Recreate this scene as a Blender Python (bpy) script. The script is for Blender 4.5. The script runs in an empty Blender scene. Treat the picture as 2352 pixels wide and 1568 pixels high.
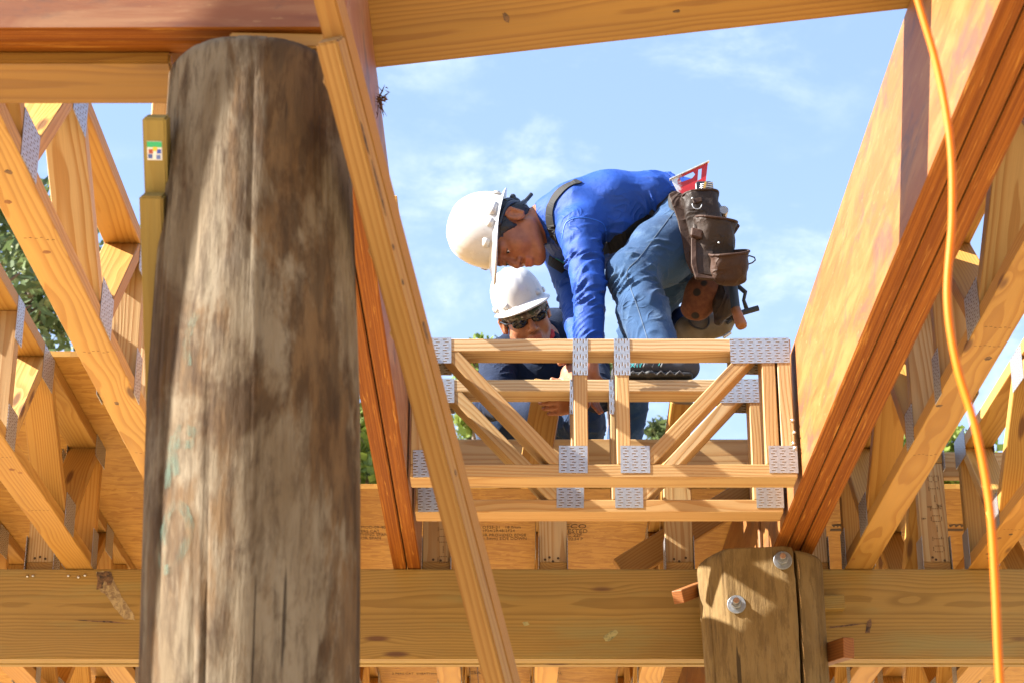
import bpy, bmesh, math, random
import numpy as np
from mathutils import Vector, Matrix, Quaternion, noise
random.seed(7)
SC = bpy.context.scene
COL = SC.collection
FPX, TH = 4709.0, math.radians(22.1)
CT, ST = math.cos(TH), math.sin(TH)
GZ = -1.65                       # ground level (origin = camera)

def P(u, v, Y):
    """survey helper: the point seen at (u, v) of the 2352 px wide photograph, standing at depth Y"""
    a, b = (u-1176)/FPX, (784-v)/FPX
    d = Vector((a, CT - ST*b, ST + CT*b))
    return d * (Y/d.y)

# ------------------------------------------------------------------ naming
def tag(o, label=None, cat=None, group=None, kind=None):
    if label: o['label'] = label
    if cat: o['category'] = cat
    if group: o['group'] = group
    if kind: o['kind'] = kind
    return o
def link(name, me, mats=(), parent=None, M=None):
    o = bpy.data.objects.new(name, me); COL.objects.link(o)
    for m in (mats if isinstance(mats, (list, tuple)) else [mats]):
        if me is not None and m.name not in [q.name for q in me.materials if q]: me.materials.append(m)
    if parent is not None: o.parent = parent
    if M is not None: o.matrix_basis = M
    return o
def empty(name, loc=(0, 0, 0), rz=0.0):
    o = bpy.data.objects.new(name, None); COL.objects.link(o)
    o.empty_display_size = .1
    o.matrix_basis = Matrix.Translation(loc) @ Matrix.Rotation(rz, 4, 'Z')
    return o
def kids(o): return [c for c in bpy.data.objects if c.parent == o]
def copy_tree(o, parent=None):
    c = o.copy(); COL.objects.link(c)
    if parent is not None: c.parent = parent
    for k in kids(o): copy_tree(k, c)
    return c
def bm_mesh(bm, name, smooth=False):
    me = bpy.data.meshes.new(name); bm.normal_update(); bm.to_mesh(me); bm.free()
    if smooth: me.shade_smooth()
    return me

# ------------------------------------------------------------------ node helper
class NT:
    def __init__(s, nt): s.nt = nt
    def n(s, t, **kw):
        x = s.nt.nodes.new(t)
        for k, v in kw.items(): setattr(x, k, v)
        return x
    def put(s, sock, v):
        if isinstance(v, bpy.types.NodeSocket): s.nt.links.new(v, sock)
        elif v is not None:
            if sock.type == 'RGBA' and len(v) == 3: v = (*v, 1)
            sock.default_value = v
    def m(s, op, a, b=None, c=None, clamp=False):
        x = s.n('ShaderNodeMath', operation=op, use_clamp=clamp)
        s.put(x.inputs[0], a); s.put(x.inputs[1], b); s.put(x.inputs[2], c)
        return x.outputs[0]
    def v(s, op, a, b=None, scale=None):
        x = s.n('ShaderNodeVectorMath', operation=op)
        s.put(x.inputs[0], a); s.put(x.inputs[1], b)
        if scale is not None: s.put(x.inputs['Scale'], scale)
        return x.outputs['Value'] if op in ('LENGTH', 'DOT_PRODUCT', 'DISTANCE') else x.outputs[0]
    def sep(s, a):
        x = s.n('ShaderNodeSeparateXYZ'); s.put(x.inputs[0], a); return x.outputs
    def comb(s, a, b, c):
        x = s.n('ShaderNodeCombineXYZ')
        for i, q in enumerate((a, b, c)): s.put(x.inputs[i], q)
        return x.outputs[0]
    def noise(s, vec, scale=1., detail=3., rough=.55, dist=0., col=False):
        x = s.n('ShaderNodeTexNoise'); s.put(x.inputs['Vector'], vec)
        for k, q in (('Scale', scale), ('Detail', detail), ('Roughness', rough), ('Distortion', dist)): s.put(x.inputs[k], q)
        return x.outputs['Color' if col else 'Fac']
    def vor(s, vec, scale=1., out='Distance', feature='F1'):
        x = s.n('ShaderNodeTexVoronoi', feature=feature); s.put(x.inputs['Vector'], vec); s.put(x.inputs['Scale'], scale)
        return x.outputs[out]
    def mr(s, v, a, b, c=0., d=1., smooth=True):
        x = s.n('ShaderNodeMapRange', interpolation_type='SMOOTHSTEP' if smooth else 'LINEAR')
        for i, q in enumerate((v, a, b, c, d)): s.put(x.inputs[i], q)
        return x.outputs[0]
    def mix(s, f, a, b, blend='MIX'):
        x = s.n('ShaderNodeMix', data_type='RGBA', blend_type=blend, clamp_factor=True)
        s.put(x.inputs[0], f); s.put(x.inputs[6], a); s.put(x.inputs[7], b)
        return x.outputs[2]
    def bump(s, h, strength=.3, dist=.002):
        x = s.n('ShaderNodeBump'); s.put(x.inputs['Height'], h); s.put(x.inputs['Strength'], strength); s.put(x.inputs['Distance'], dist)
        return x.outputs[0]
    def obj(s): return s.n('ShaderNodeTexCoord').outputs['Object']
    def rand(s): return s.n('ShaderNodeObjectInfo').outputs['Random']
def new_mat(name):
    m = bpy.data.materials.new(name); m.use_nodes = True
    t = NT(m.node_tree); b = m.node_tree.nodes['Principled BSDF']
    return m, t, b
def setb(t, b, **kw):
    names = dict(col='Base Color', rough='Roughness', metal='Metallic', normal='Normal', spec='Specular IOR Level', coat='Coat Weight',
                 sss='Subsurface Weight', sheen='Sheen Weight', trans='Transmission Weight', crough='Coat Roughness')
    for k, v in kw.items(): t.put(b.inputs[names[k]], v)

def A(c, k=.54): return tuple(q*k for q in c)
def wood(name, c1, c2, ring=.008, knots=1., contrast=.8, rough=.6, stain=None, stain_amt=0., var=.12, wob=.022):
    """sawn softwood: growth rings about a pith off the board, grain along local X"""
    c1, c2 = A(c1), A(c2); stain = A(stain) if stain else None
    m, t, b = new_mat(name)
    p, r = t.obj(), t.rand()
    sh = t.m('MULTIPLY', r, 61.)
    p2 = t.v('ADD', p, t.comb(sh, t.m('MULTIPLY', r, 3.1), 0.))
    x, y, z = t.sep(p)
    cy = t.m('MULTIPLY_ADD', r, .10, -.05)
    cz = t.m('MULTIPLY_ADD', t.m('FRACT', t.m('MULTIPLY', r, 7.31)), .07, .022)
    lowx = t.comb(t.m('MULTIPLY', t.sep(p2)[0], 1.1), t.m('MULTIPLY', y, 3.), t.m('MULTIPLY', z, 3.))
    w1 = t.m('SUBTRACT', t.noise(lowx, 1.3, 2., .5), .5)
    w2 = t.m('SUBTRACT', t.noise(t.v('MULTIPLY', p2, (4., 22., 22.)), 1., 2., .5), .5)
    dy = t.m('SUBTRACT', y, t.m('MULTIPLY_ADD', w1, .05, cy)); dz = t.m('SUBTRACT', z, cz)
    rr = t.m('SQRT', t.m('ADD', t.m('MULTIPLY', dy, dy), t.m('MULTIPLY', dz, dz)))
    rr = t.m('ADD', rr, t.m('MULTIPLY', w1, wob)); rr = t.m('ADD', rr, t.m('MULTIPLY', w2, .006))
    kd = t.vor(t.v('MULTIPLY', p2, (2.3, 10., 10.)), 1.)
    kk = t.mr(kd, .34, .0, 0., 1.)
    rr = t.m('MULTIPLY_ADD', kk, .012*knots, rr)
    f = t.m('FRACT', t.m('DIVIDE', rr, ring))
    late = t.m('MULTIPLY', t.mr(f, .30, .88), t.mr(f, 1., .93))
    fib = t.noise(t.v('MULTIPLY', p2, (6., 330., 330.)), 1., 2., .6)
    big = t.noise(t.v('MULTIPLY', p2, (1.6, 9., 9.)), 1., 3., .55)
    hue = t.m('FRACT', t.m('MULTIPLY', r, 29.3))
    c1b = t.mix(t.m('MULTIPLY', hue, .55), c1, (c1[0]*.86, c1[1]*.70, c1[2]*.58))
    c1b = t.mix(t.mr(hue, .25, .0, 0., .5), c1b, (min(.8, c1[0]*1.12), c1[1]*1.22, c1[2]*1.75))
    col = t.mix(t.m('MULTIPLY', late, contrast), c1b, c2)
    tone = t.m('MULTIPLY_ADD', big, .5, .74)
    tone = t.m('MULTIPLY', tone, t.m('MULTIPLY_ADD', fib, .28, .86))
    tone = t.m('MULTIPLY', tone, t.m('MULTIPLY_ADD', t.m('FRACT', t.m('MULTIPLY', r, 13.7)), 2*var, 1-var))
    col = t.mix(1., col, t.comb(tone, tone, tone), 'MULTIPLY')
    if stain:
        sn = t.mr(t.noise(t.v('MULTIPLY', p2, (1.0, 7., 7.)), 1.7, 4., .6), .50, .72)
        col = t.mix(t.m('MULTIPLY', sn, stain_amt), col, stain)
    scuff = t.mr(t.noise(t.v('MULTIPLY', p2, (9., 26., 26.)), 1., 5., .7), .66, .80)
    col = t.mix(t.m('MULTIPLY', scuff, .35), col, (.10, .05, .025))
    if knots:
        kc = t.mr(kd, .13, .055)
        col = t.mix(t.m('MULTIPLY', kc, .85*knots), col, (.085, .03, .012))
    h = t.m('ADD', t.m('MULTIPLY', late, .5), fib)
    setb(t, b, col=col, rough=t.m('MULTIPLY_ADD', fib, .2, rough-.1), spec=.35, normal=t.bump(h, .35, .0012))
    return m

M = {}
M['pine']    = wood('pine_lumber', (.78, .440, .100), (.50, .205, .026), ring=.0080, contrast=.56, var=.17)
M['pine_pale'] = wood('pale_pine_lumber', (.78, .53, .235), (.56, .28, .080), ring=.0085, contrast=.75, knots=.5)
M['treated'] = wood('treated_pine', (.53, .350, .090), (.33, .185, .036), ring=.0075, contrast=.72, stain=(.40, .345, .125), stain_amt=.55, var=.05, wob=.022)
M['plank']   = wood('plank_pine', (.47, .250, .040), (.31, .130, .016), ring=.012, contrast=.6, knots=.5, var=.03)
M['olive']   = wood('olive_treated_pine', (.52, .395, .105), (.43, .285, .062), ring=.009, contrast=.5, knots=0., var=.05)
M['brace']   = wood('brace_pine', (.56, .305, .075), (.41, .175, .034), ring=.010, contrast=.6, knots=.5, var=.03)
M['red_pine'] = wood('reddish_pine', (.38, .145, .032), (.25, .075, .014), ring=.008, contrast=.7)

def lvl_face(name, base, pale, dark):
    base, pale, dark = A(base), A(pale), A(dark)
    m, t, b = new_mat(name)
    p = t.obj(); r = t.rand()
    p2 = t.v('ADD', p, t.comb(t.m('MULTIPLY', r, 40.), 0., 0.))
    a = t.noise(t.v('MULTIPLY', p2, (2.2, 11., 11.)), 1.6, 5., .62, .6)
    s = t.noise(t.v('MULTIPLY', p2, (5., 60., 60.)), 1., 4., .65)
    col = t.mix(t.mr(a, .40, .66), base, pale)
    col = t.mix(t.m('MULTIPLY', t.mr(s, .52, .80), .65), col, dark)
    blot = t.mr(t.noise(t.v('MULTIPLY', p2, (3.4, 9., 9.)), 1., 5., .7, .5), .49, .68)
    col = t.mix(t.m('MULTIPLY', blot, .75), col, (.085, .050, .040))
    fl = t.mr(t.noise(t.v('MULTIPLY', p2, (26., 110., 110.)), 1., 2.), .66, .76)
    col = t.mix(t.m('MULTIPLY', fl, .5), col, (.36, .22, .095))
    setb(t, b, col=col, rough=.55, spec=.35, normal=t.bump(s, .35, .0015))
    return m
M['lvl_face'] = lvl_face('laminated_veneer_face', (.40, .155, .034), (.49, .230, .062), (.21, .072, .018))
M['lvl_red'] = lvl_face('weathered_veneer_face', (.38, .140, .056), (.50, .245, .115), (.22, .075, .038))
def lvl_edge():
    m, t, b = new_mat('laminated_veneer_edge')
    p = t.obj(); r = t.rand()
    p2 = t.v('ADD', p, t.comb(t.m('MULTIPLY', r, 40.), 0., t.m('MULTIPLY', r, 5.)))
    lay = t.noise(t.v('MULTIPLY', p2, (1.0, 1., 260.)), 1., 2., .5)
    st = t.noise(t.v('MULTIPLY', p2, (5., 10., 130.)), 1., 4., .65, .3)
    col = t.mix(t.mr(lay, .35, .68), (.150, .040, .003), (.245, .080, .008))
    col = t.mix(t.m('MULTIPLY', t.mr(st, .55, .72), .75), col, (.42, .195, .036))
    dk = t.mr(t.noise(t.v('MULTIPLY', p2, (7., 30., 90.)), 1., 3.), .66, .76)
    col = t.mix(t.m('MULTIPLY', dk, .8), col, (.10, .03, .01))
    setb(t, b, col=col, rough=.72, spec=.15, normal=t.bump(st, .5, .003))
    return m
M['lvl_edge'] = lvl_edge()
def osb():
    m, t, b = new_mat('oriented_strand_board')
    p = t.obj(); r = t.rand()
    p2 = t.v('ADD', p, t.comb(t.m('MULTIPLY', r, 30.), t.m('MULTIPLY', r, 17.), 0.))
    wn = t.v('SCALE', t.v('SUBTRACT', t.noise(p2, 7., 2., .5, 0., True), (.5, .5, .5)), None, .045)
    def layer(ang, sx, sy):
        rot = t.n('ShaderNodeVectorRotate', rotation_type='Z_AXIS'); t.put(rot.inputs['Vector'], t.v('ADD', p2, wn)); rot.inputs['Angle'].default_value = ang
        q = t.v('MULTIPLY', rot.outputs[0], (sx, sy, 30.))
        c = t.n('ShaderNodeTexVoronoi'); t.put(c.inputs['Vector'], q); c.inputs['Scale'].default_value = 1.
        return t.sep(c.outputs['Color'])[0], c.outputs['Distance']
    a1, d1 = layer(.12, 9., 62.); a2, d2 = layer(-.30, 8., 55.); a3, d3 = layer(.75, 9., 50.)
    sel = t.noise(p2, 16., 3., .6)
    f1, f2 = t.mr(sel, .46, .54), t.mr(t.noise(p2, 11., 3., .6), .58, .66)
    a = t.m('ADD', t.m('MULTIPLY', a1, t.m('SUBTRACT', 1., f1)), t.m('MULTIPLY', a2, f1))
    a = t.m('ADD', t.m('MULTIPLY', a, t.m('SUBTRACT', 1., f2)), t.m('MULTIPLY', a3, f2))
    col = t.mix(t.mr(a, .05, .95, 0., 1., False), (.32, .145, .019), (.46, .250, .045))
    fib = t.noise(t.v('MULTIPLY', p2, (14., 240., 1.)), 1., 3., .6)
    col = t.mix(t.m('MULTIPLY', t.mr(fib, .60, .75), .5), col, (.30, .13, .03))
    dk = t.mr(t.noise(t.v('MULTIPLY', t.v('ADD', p2, wn), (11., 75., 1.)), 1., 3.), .67, .74)
    col = t.mix(t.m('MULTIPLY', dk, .8), col, (.12, .045, .012))
    setb(t, b, col=col, rough=.62, spec=.3, normal=t.bump(t.m('ADD', a, fib), .35, .0012))
    return m
M['osb'] = osb()
def plate():
    m, t, b = new_mat('galvanised_tooth_plate')
    x, y, z = t.sep(t.obj())
    x = t.m('ADD', x, .0123); z = t.m('ADD', z, .0031)
    # punched teeth: 24.5 mm columns, rows every 8 mm, every other row shifted sideways
    zr = t.m('DIVIDE', z, .0080); j = t.m('FLOOR', zr); fz = t.m('FRACT', zr)
    sh = t.m('MULTIPLY', t.m('FRACT', t.m('MULTIPLY', j, .5)), .0105)
    fx = t.m('FRACT', t.m('DIVIDE', t.m('SUBTRACT', x, sh), .0245))
    inx = t.m('MULTIPLY', t.m('GREATER_THAN', fx, .14), t.m('LESS_THAN', fx, .58))
    hole = t.m('MULTIPLY', inx, t.m('MULTIPLY', t.m('GREATER_THAN', fz, .24), t.m('LESS_THAN', fz, .64)))
    lip = t.m('MULTIPLY', inx, t.m('MULTIPLY', t.m('GREATER_THAN', fz, .64), t.m('LESS_THAN', fz, .84)))
    sp = t.noise(t.obj(), 160., 2.); sp2 = t.noise(t.obj(), 30., 3.)
    base = t.mix(t.mr(sp, .3, .7), (.34, .35, .365), (.44, .45, .465))
    base = t.mix(t.m('MULTIPLY', t.mr(sp2, .55, .75), .4), base, (.28, .28, .285))
    col = t.mix(hole, base, (.13, .080, .040)); col = t.mix(lip, col, (.60, .61, .63))
    setb(t, b, col=col, rough=t.m('MULTIPLY_ADD', hole, .4, .42), metal=t.m('MULTIPLY_ADD', hole, -.75, .75),
         normal=t.bump(t.m('SUBTRACT', 1., hole), .8, .0015))
    return m
M['plate'] = plate()
def steel(name, col, rough=.4, metal=.9):
    m, t, b = new_mat(name)
    n = t.noise(t.obj(), 90., 3.)
    c = t.mix(t.mr(n, .35, .7), tuple(q*.75 for q in col), col)
    setb(t, b, col=c, rough=t.m('MULTIPLY_ADD', n, .25, rough-.1), metal=metal, normal=t.bump(n, .15, .0006))
    return m
M['galv'] = steel('galvanised_steel', (.50, .52, .54), .45, .65)
M['rusty'] = steel('rusty_steel', (.34, .20, .13), .6, .5)
M['nail'] = steel('bright_nail_steel', (.75, .75, .77), .3)
def plain(name, col, rough=.5, var=.12, scale=40., bump=.1, **kw):
    m, t, b = new_mat(name)
    n = t.noise(t.obj(), scale, 4., .6)
    k = t.m('MULTIPLY_ADD', n, 2*var, 1-var)
    setb(t, b, col=t.mix(1., col, t.comb(k, k, k), 'MULTIPLY'), rough=rough, normal=t.bump(n, bump, .001), **kw)
    return m
M['ink'] = plain('black_stamp_ink', (.07, .036, .014), .8)
M['ink_soft'] = plain('faded_stamp_ink', (.11, .055, .02), .8)
M['green_paint'] = plain('faded_green_marker', (.17, .25, .18), .8, .3, 60.)
M['red_crayon'] = plain('red_lumber_crayon', (.45, .05, .05), .8)
M['orange_cord'] = plain('orange_cable_sheath', (.54, .130, .0015), .5, .06, 30., .05, spec=.2)
def pile(name, cols, streak, grey, side=None):
    """peeled log: fine fibres, soft blotches, drying cracks; side = (seed, amount) of brown patches, seeded to paint extra shade on the right"""
    m, t, b = new_mat(name)
    p = t.obj()
    a = t.noise(t.v('MULTIPLY', p, (9., 9., 2.6)), 1., 5., .6, .3)
    s = t.noise(t.v('MULTIPLY', p, (80., 80., 7.)), 1., 5., .72, .2)
    s2 = t.noise(t.v('MULTIPLY', p, (30., 30., 8.)), 1., 6., .72, .3)
    col = t.mix(t.mr(a, .36, .64), cols[0], cols[1])
    col = t.mix(t.m('MULTIPLY', t.mr(s2, .46, .62), .6), col, cols[2])
    col = t.mix(t.m('MULTIPLY', t.mr(t.noise(t.v('MULTIPLY', p, (6., 6., 3.)), 1., 4., .6, .5), .55, .72), grey), col, (.17, .15, .125))
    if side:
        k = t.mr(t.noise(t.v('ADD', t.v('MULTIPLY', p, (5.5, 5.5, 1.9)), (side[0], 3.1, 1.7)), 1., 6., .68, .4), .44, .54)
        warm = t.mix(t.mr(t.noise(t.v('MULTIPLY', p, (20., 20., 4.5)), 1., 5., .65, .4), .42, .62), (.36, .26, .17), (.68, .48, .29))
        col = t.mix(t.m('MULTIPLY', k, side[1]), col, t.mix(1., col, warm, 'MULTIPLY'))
    col = t.mix(t.m('MULTIPLY', t.mr(s, .50, .74), streak), col, (.045, .028, .016))
    ck = t.mr(t.noise(t.v('MULTIPLY', p, (38., 38., .9)), 1., 3., .5, .2), .70, .715)
    col = t.mix(t.m('MULTIPLY', ck, .8), col, (.02, .013, .008))
    h = t.m('SUBTRACT', t.m('ADD', t.m('MULTIPLY', s, .8), t.m('MULTIPLY', s2, .6)), t.m('MULTIPLY', ck, .8))
    setb(t, b, col=col, rough=.85, spec=.2, normal=t.bump(h, .7, .006))
    return m
M['pile_old'] = pile('weathered_pile_wood', ((.125, .090, .052), (.190, .155, .106), (.058, .037, .020)), .6, .2, (6.3, .9))  # patch seed picked so the brown deepens the shaded right side
M['pile_new'] = pile('treated_pile_wood', ((.150, .095, .036), (.195, .130, .055), (.09, .054, .020)), .55, .12)

# ------------------------------------------------------------------ sawn boards, grain along local X
def prism_mesh(poly, w, name='board', bev=.0022, seg=1):
    """polygon in local (x, z), extruded w along local y"""
    bm = bmesh.new()
    f0 = [bm.verts.new((x, -w/2, z)) for x, z in poly]; f1 = [bm.verts.new((x, w/2, z)) for x, z in poly]
    n = len(poly)
    bm.faces.new(f0); bm.faces.new(f1[::-1])
    for i in range(n): bm.faces.new((f0[i], f1[i], f1[(i+1) % n], f0[(i+1) % n]))
    bmesh.ops.recalc_face_normals(bm, faces=bm.faces)
    if bev: bmesh.ops.bevel(bm, geom=list(bm.edges), offset=bev, segments=seg, affect='EDGES', clamp_overlap=True)
    return bm_mesh(bm, name)
def box_mesh(L, W, T, name='board', bev=.0022, seg=1):
    return prism_mesh([(0, -T/2), (L, -T/2), (L, T/2), (0, T/2)], W, name, bev, seg)
def frame(a, b, up):
    a, b, up = Vector(a), Vector(b), Vector(up)
    x = (b-a).normalized(); y = up.cross(x).normalized(); z = x.cross(y)
    return Matrix(((x.x, y.x, z.x, a.x), (x.y, y.y, z.y, a.y), (x.z, y.z, z.z, a.z), (0, 0, 0, 1))), (b-a).length
def board(name, a, b, W, T, up, mat, parent=None, bev=.0022, seg=1):
    """sawn piece from a to b (centre line); T measured along up, W across"""
    Mx, L = frame(a, b, up)
    return link(name, box_mesh(L, W, T, name, bev, seg), mat, parent, Mx)
def face_mats(o, mat2, axis, thr=.7):
    """second material on the faces whose local normal points along axis"""
    o.data.materials.append(mat2)
    for p in o.data.polygons:
        if abs(p.normal[axis]) > thr: p.material_index = 1
def tube_mesh(pts, rad, name='tube', ns=10, closed=False, caps=True):
    pts = [Vector(p) for p in pts]; n = len(pts); bm = bmesh.new(); rings = []
    rad = rad if isinstance(rad, (list, tuple)) else [rad]*n
    up = None
    for i, p in enumerate(pts):
        d = (pts[(i+1) % n]-pts[i-1]) if closed else (pts[min(i+1, n-1)]-pts[max(i-1, 0)])
        d.normalize()
        if up is None: up = d.orthogonal().normalized()
        up = (up-d*up.dot(d)).normalized(); s = d.cross(up)
        rings.append([bm.verts.new(p+(up*math.cos(k*2*math.pi/ns)+s*math.sin(k*2*math.pi/ns))*rad[i]) for k in range(ns)])
    for i in range(n if closed else n-1):
        A, B = rings[i], rings[(i+1) % n]
        for k in range(ns): bm.faces.new((A[k], A[(k+1) % ns], B[(k+1) % ns], B[k]))
    if caps and not closed: bm.faces.new(rings[0][::-1]); bm.faces.new(rings[-1])
    return bm_mesh(bm, name, True)
def spline(pts, n=8):
    pts = [Vector(p) for p in pts]; out = []
    for i in range(len(pts)-1):
        p0, p1, p2, p3 = pts[max(i-1, 0)], pts[i], pts[i+1], pts[min(i+2, len(pts)-1)]
        for k in range(n):
            t = k/n
            out.append(.5*((2*p1)+(p2-p0)*t+(2*p0-5*p1+4*p2-p3)*t*t+(3*p1-p0-3*p2+p3)*t**3))
    return out+[pts[-1]]
def text_mesh(body, size, name='stamp', extrude=.0002):
    cu = bpy.data.curves.new(name, 'FONT'); cu.body = body; cu.size = size; cu.extrude = extrude; cu.align_x = 'CENTER'; cu.align_y = 'CENTER'
    cu.resolution_u = 2
    o = bpy.data.objects.new(name, cu); COL.objects.link(o)
    me = bpy.data.meshes.new_from_object(o.evaluated_get(bpy.context.evaluated_depsgraph_get()))
    bpy.data.objects.remove(o); bpy.data.curves.remove(cu); me.name = name
    return me
def frame_xy(c, xdir, ydir):
    x = Vector(xdir).normalized(); z = x.cross(Vector(ydir)).normalized(); y = z.cross(x); c = Vector(c)
    return Matrix(((x.x, y.x, z.x, c.x), (x.y, y.y, z.y, c.y), (x.z, y.z, z.z, c.z), (0, 0, 0, 1)))
ZB, HT = 1.754, .4065          # underside of the joists and their depth (camera at z = 0)
ZT = ZB+HT
# ------------------------------------------------------------------ ground
def ground_mat():
    m, t, b = new_mat('sandy_soil')
    p = t.obj()
    n = t.noise(p, .7, 6., .6); n2 = t.noise(p, 9., 5., .7)
    col = t.mix(t.mr(n, .35, .65), (.47, .325, .165), (.54, .39, .215))
    col = t.mix(t.m('MULTIPLY', t.mr(n2, .6, .8), .4), col, (.34, .25, .15))
    setb(t, b, col=col, rough=.9, normal=t.bump(n2, .6, .03)); return m
bm = bmesh.new(); bmesh.ops.create_grid(bm, x_segments=24, y_segments=24, size=300)
tag(link('ground', bm_mesh(bm, 'ground'), ground_mat(), None, Matrix.Translation((0, 60, GZ))), 'bare sandy soil under the raised timber frame', 'ground', None, 'structure')

# ------------------------------------------------------------------ trusses
def diag_poly(sb, st, lo, hi, th=.0375):
    a = math.atan2(hi-lo, st-sb); hw = th/2/math.sin(a)
    return [(sb-hw, lo), (sb+hw, lo), (st+hw, hi), (st-hw, hi)]
def rot_poly(poly):
    """member polygon (s, z) -> local polygon along its long edge, plus its matrix"""
    a = Vector((*poly[0], 0)); d = Vector((poly[3][0]-poly[0][0], poly[3][1]-poly[0][1], 0)).normalized()
    loc = []
    for s, z in poly:
        q = Vector((s, z, 0))-a
        loc.append((q.x*d.x+q.y*d.y, -q.x*d.y+q.y*d.x))
    cx = sum(q[1] for q in loc)/4
    loc = [(x, z-cx) for x, z in loc]
    o = Vector((a.x-d.y*cx, a.y+d.x*cx))
    Mx = Matrix(((d.x, 0, -d.y, o.x), (0, 1, 0, 0), (d.y, 0, d.x, o.y), (0, 0, 0, 1)))
    return loc, Mx
def truss(name, s0, s1, webs, plates, mat, group, W=.0889, H=HT, cut_ends=True):
    root = empty(name)
    T = .0381; lo, hi = T+.0005, H-T-.0005
    link('bottom_chord', box_mesh(s1-s0, W, T, 'bottom_chord'), mat, root, Matrix.Translation((s0, 0, T/2)))
    link('top_chord', box_mesh(s1-s0, W, T, 'top_chord'), mat, root, Matrix.Translation((s0, 0, H-T/2)))
    for i, (sb, st) in enumerate(webs):
        loc, Mx = rot_poly(diag_poly(sb, st, lo, hi))
        link('web', prism_mesh(loc, W-.0006-.0004*(i % 3), 'web'), mat, root, Mx)
    for (s, z, w, h, *rot) in plates:
        if rot: w, h = h, w
        for sd in (1, -1):
            me = prism_mesh([(-w/2, -h/2), (w/2, -h/2), (w/2, h/2), (-w/2, h/2)], .0012, 'connector_plate', 0)
            link('connector_plate', me, M['plate'], root, Matrix.Translation((s, sd*(W/2+.0009), z)) @ Matrix.Rotation((math.pi/2 if rot else 0)+random.uniform(-.03, .03), 4, 'Y'))
    root['group'] = group; root['category'] = 'floor truss'
    return root
# panel points read along Y for the joists that run away from the camera; s = Y
Y0, YB = 3.04, 6.255
nearW = [(6.205, 6.205), (5.845, 6.14), (5.79, 5.42), (5.085, 5.36), (5.025, 5.025), (4.68, 4.68), (4.29, 4.61), (4.235, 3.87),
         (3.50, 3.815), (3.445, 3.13), (3.062, 3.062)]
nearP = [(6.17, .385, .15, .09), (6.20, .06, .08, .12), (5.815, .055, .13, .10), (5.39, .352, .13, .10), (5.05, .055, .10, .10), (5.03, .345, .075, .12),
         (4.68, .055, .075, .12), (4.645, .352, .11, .10), (4.262, .055, .13, .10), (3.842, .352, .13, .10), (3.47, .055, .13, .10), (3.10, .352, .11, .10), (3.08, .06, .07, .12)]
near = truss('floor_truss', Y0, YB, nearW, nearP, M['pine'], 'open web floor trusses running away from the camera')
def put_truss(o, x, label):
    o.matrix_basis = Matrix.Translation((x, 0, ZB)) @ Matrix.Rotation(math.pi/2, 4, 'Z')
    o['label'] = label
    return o
far = truss('floor_truss', 6.262, 10.6,
            [(6.283, 6.283), (6.66, 6.33), (6.715, 7.06), (7.40, 7.12), (7.46, 7.46), (7.80, 7.80), (8.19, 7.86), (8.25, 8.60), (8.95, 8.66), (9.01, 9.35), (9.72, 9.41), (9.78, 10.12), (10.5, 10.18)],
            [(6.31, .385, .15, .09), (6.29, .06, .09, .12), (6.69, .055, .13, .10), (7.09, .352, .13, .10), (7.43, .055, .10, .10), (7.80, .055, .075, .12), (7.83, .352, .11, .10),
             (8.22, .055, .13, .10), (8.63, .352, .13, .10), (8.98, .055, .13, .10), (9.38, .352, .13, .1)], M['pine'], 'open web floor trusses on the far side of the girder')
for q in (near, far):
    for c in kids(q):
        if c.name.split('.')[0] == 'web' and (c.data.materials[0] is M['pine']) and ((q is far and abs(c.matrix_basis.translation.x-6.283) < .05) or (q is near and c.matrix_basis[0][0] < .05 and c.matrix_basis.translation.x < 5.1)):
            c.data.materials[0] = M['pine_pale']
near_x = [(-.960, 'floor truss with yellow underside nearest to the left of the big log pile'),
          (-1.353, 'floor truss at the left edge of the photo, outside the one by the pile'),
          (1.084, 'floor truss with knotty underside just right of the thick laminated beam'),
          (1.470, 'floor truss at the right edge of the photo behind the orange cord')]
for i, (x, lb) in enumerate(near_x):
    put_truss(near if i == 0 else copy_tree(near), x, lb)
far_x = [(-1.49, 'far floor truss ending on the girder at the far left of the photo'),
         (-1.87, 'far floor truss beyond the left frame edge, seen only below the girder'),
         (-1.08, 'far floor truss behind the left side of the big log pile'),
         (-.66, 'far floor truss hidden mostly behind the big log pile'),
         (-.239, 'far floor truss whose end post stands right beside the left laminated beam'),
         (.130, 'far floor truss whose end post stands under the middle of the header trusses'),
         (.530, 'far floor truss whose end post stands left of the bolted pile'),
         (.955, 'far floor truss whose end post is half hidden by the thick right laminated beam'),
         (1.342, 'far floor truss whose end post carries dotted stamped numbers'),
         (1.75, 'far floor truss near the right frame edge behind the cord')]
for i, (x, lb) in enumerate(far_x):
    o = put_truss(far if i == 0 else copy_tree(far), x, lb)
    far_x[i] = (x, o)
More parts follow.
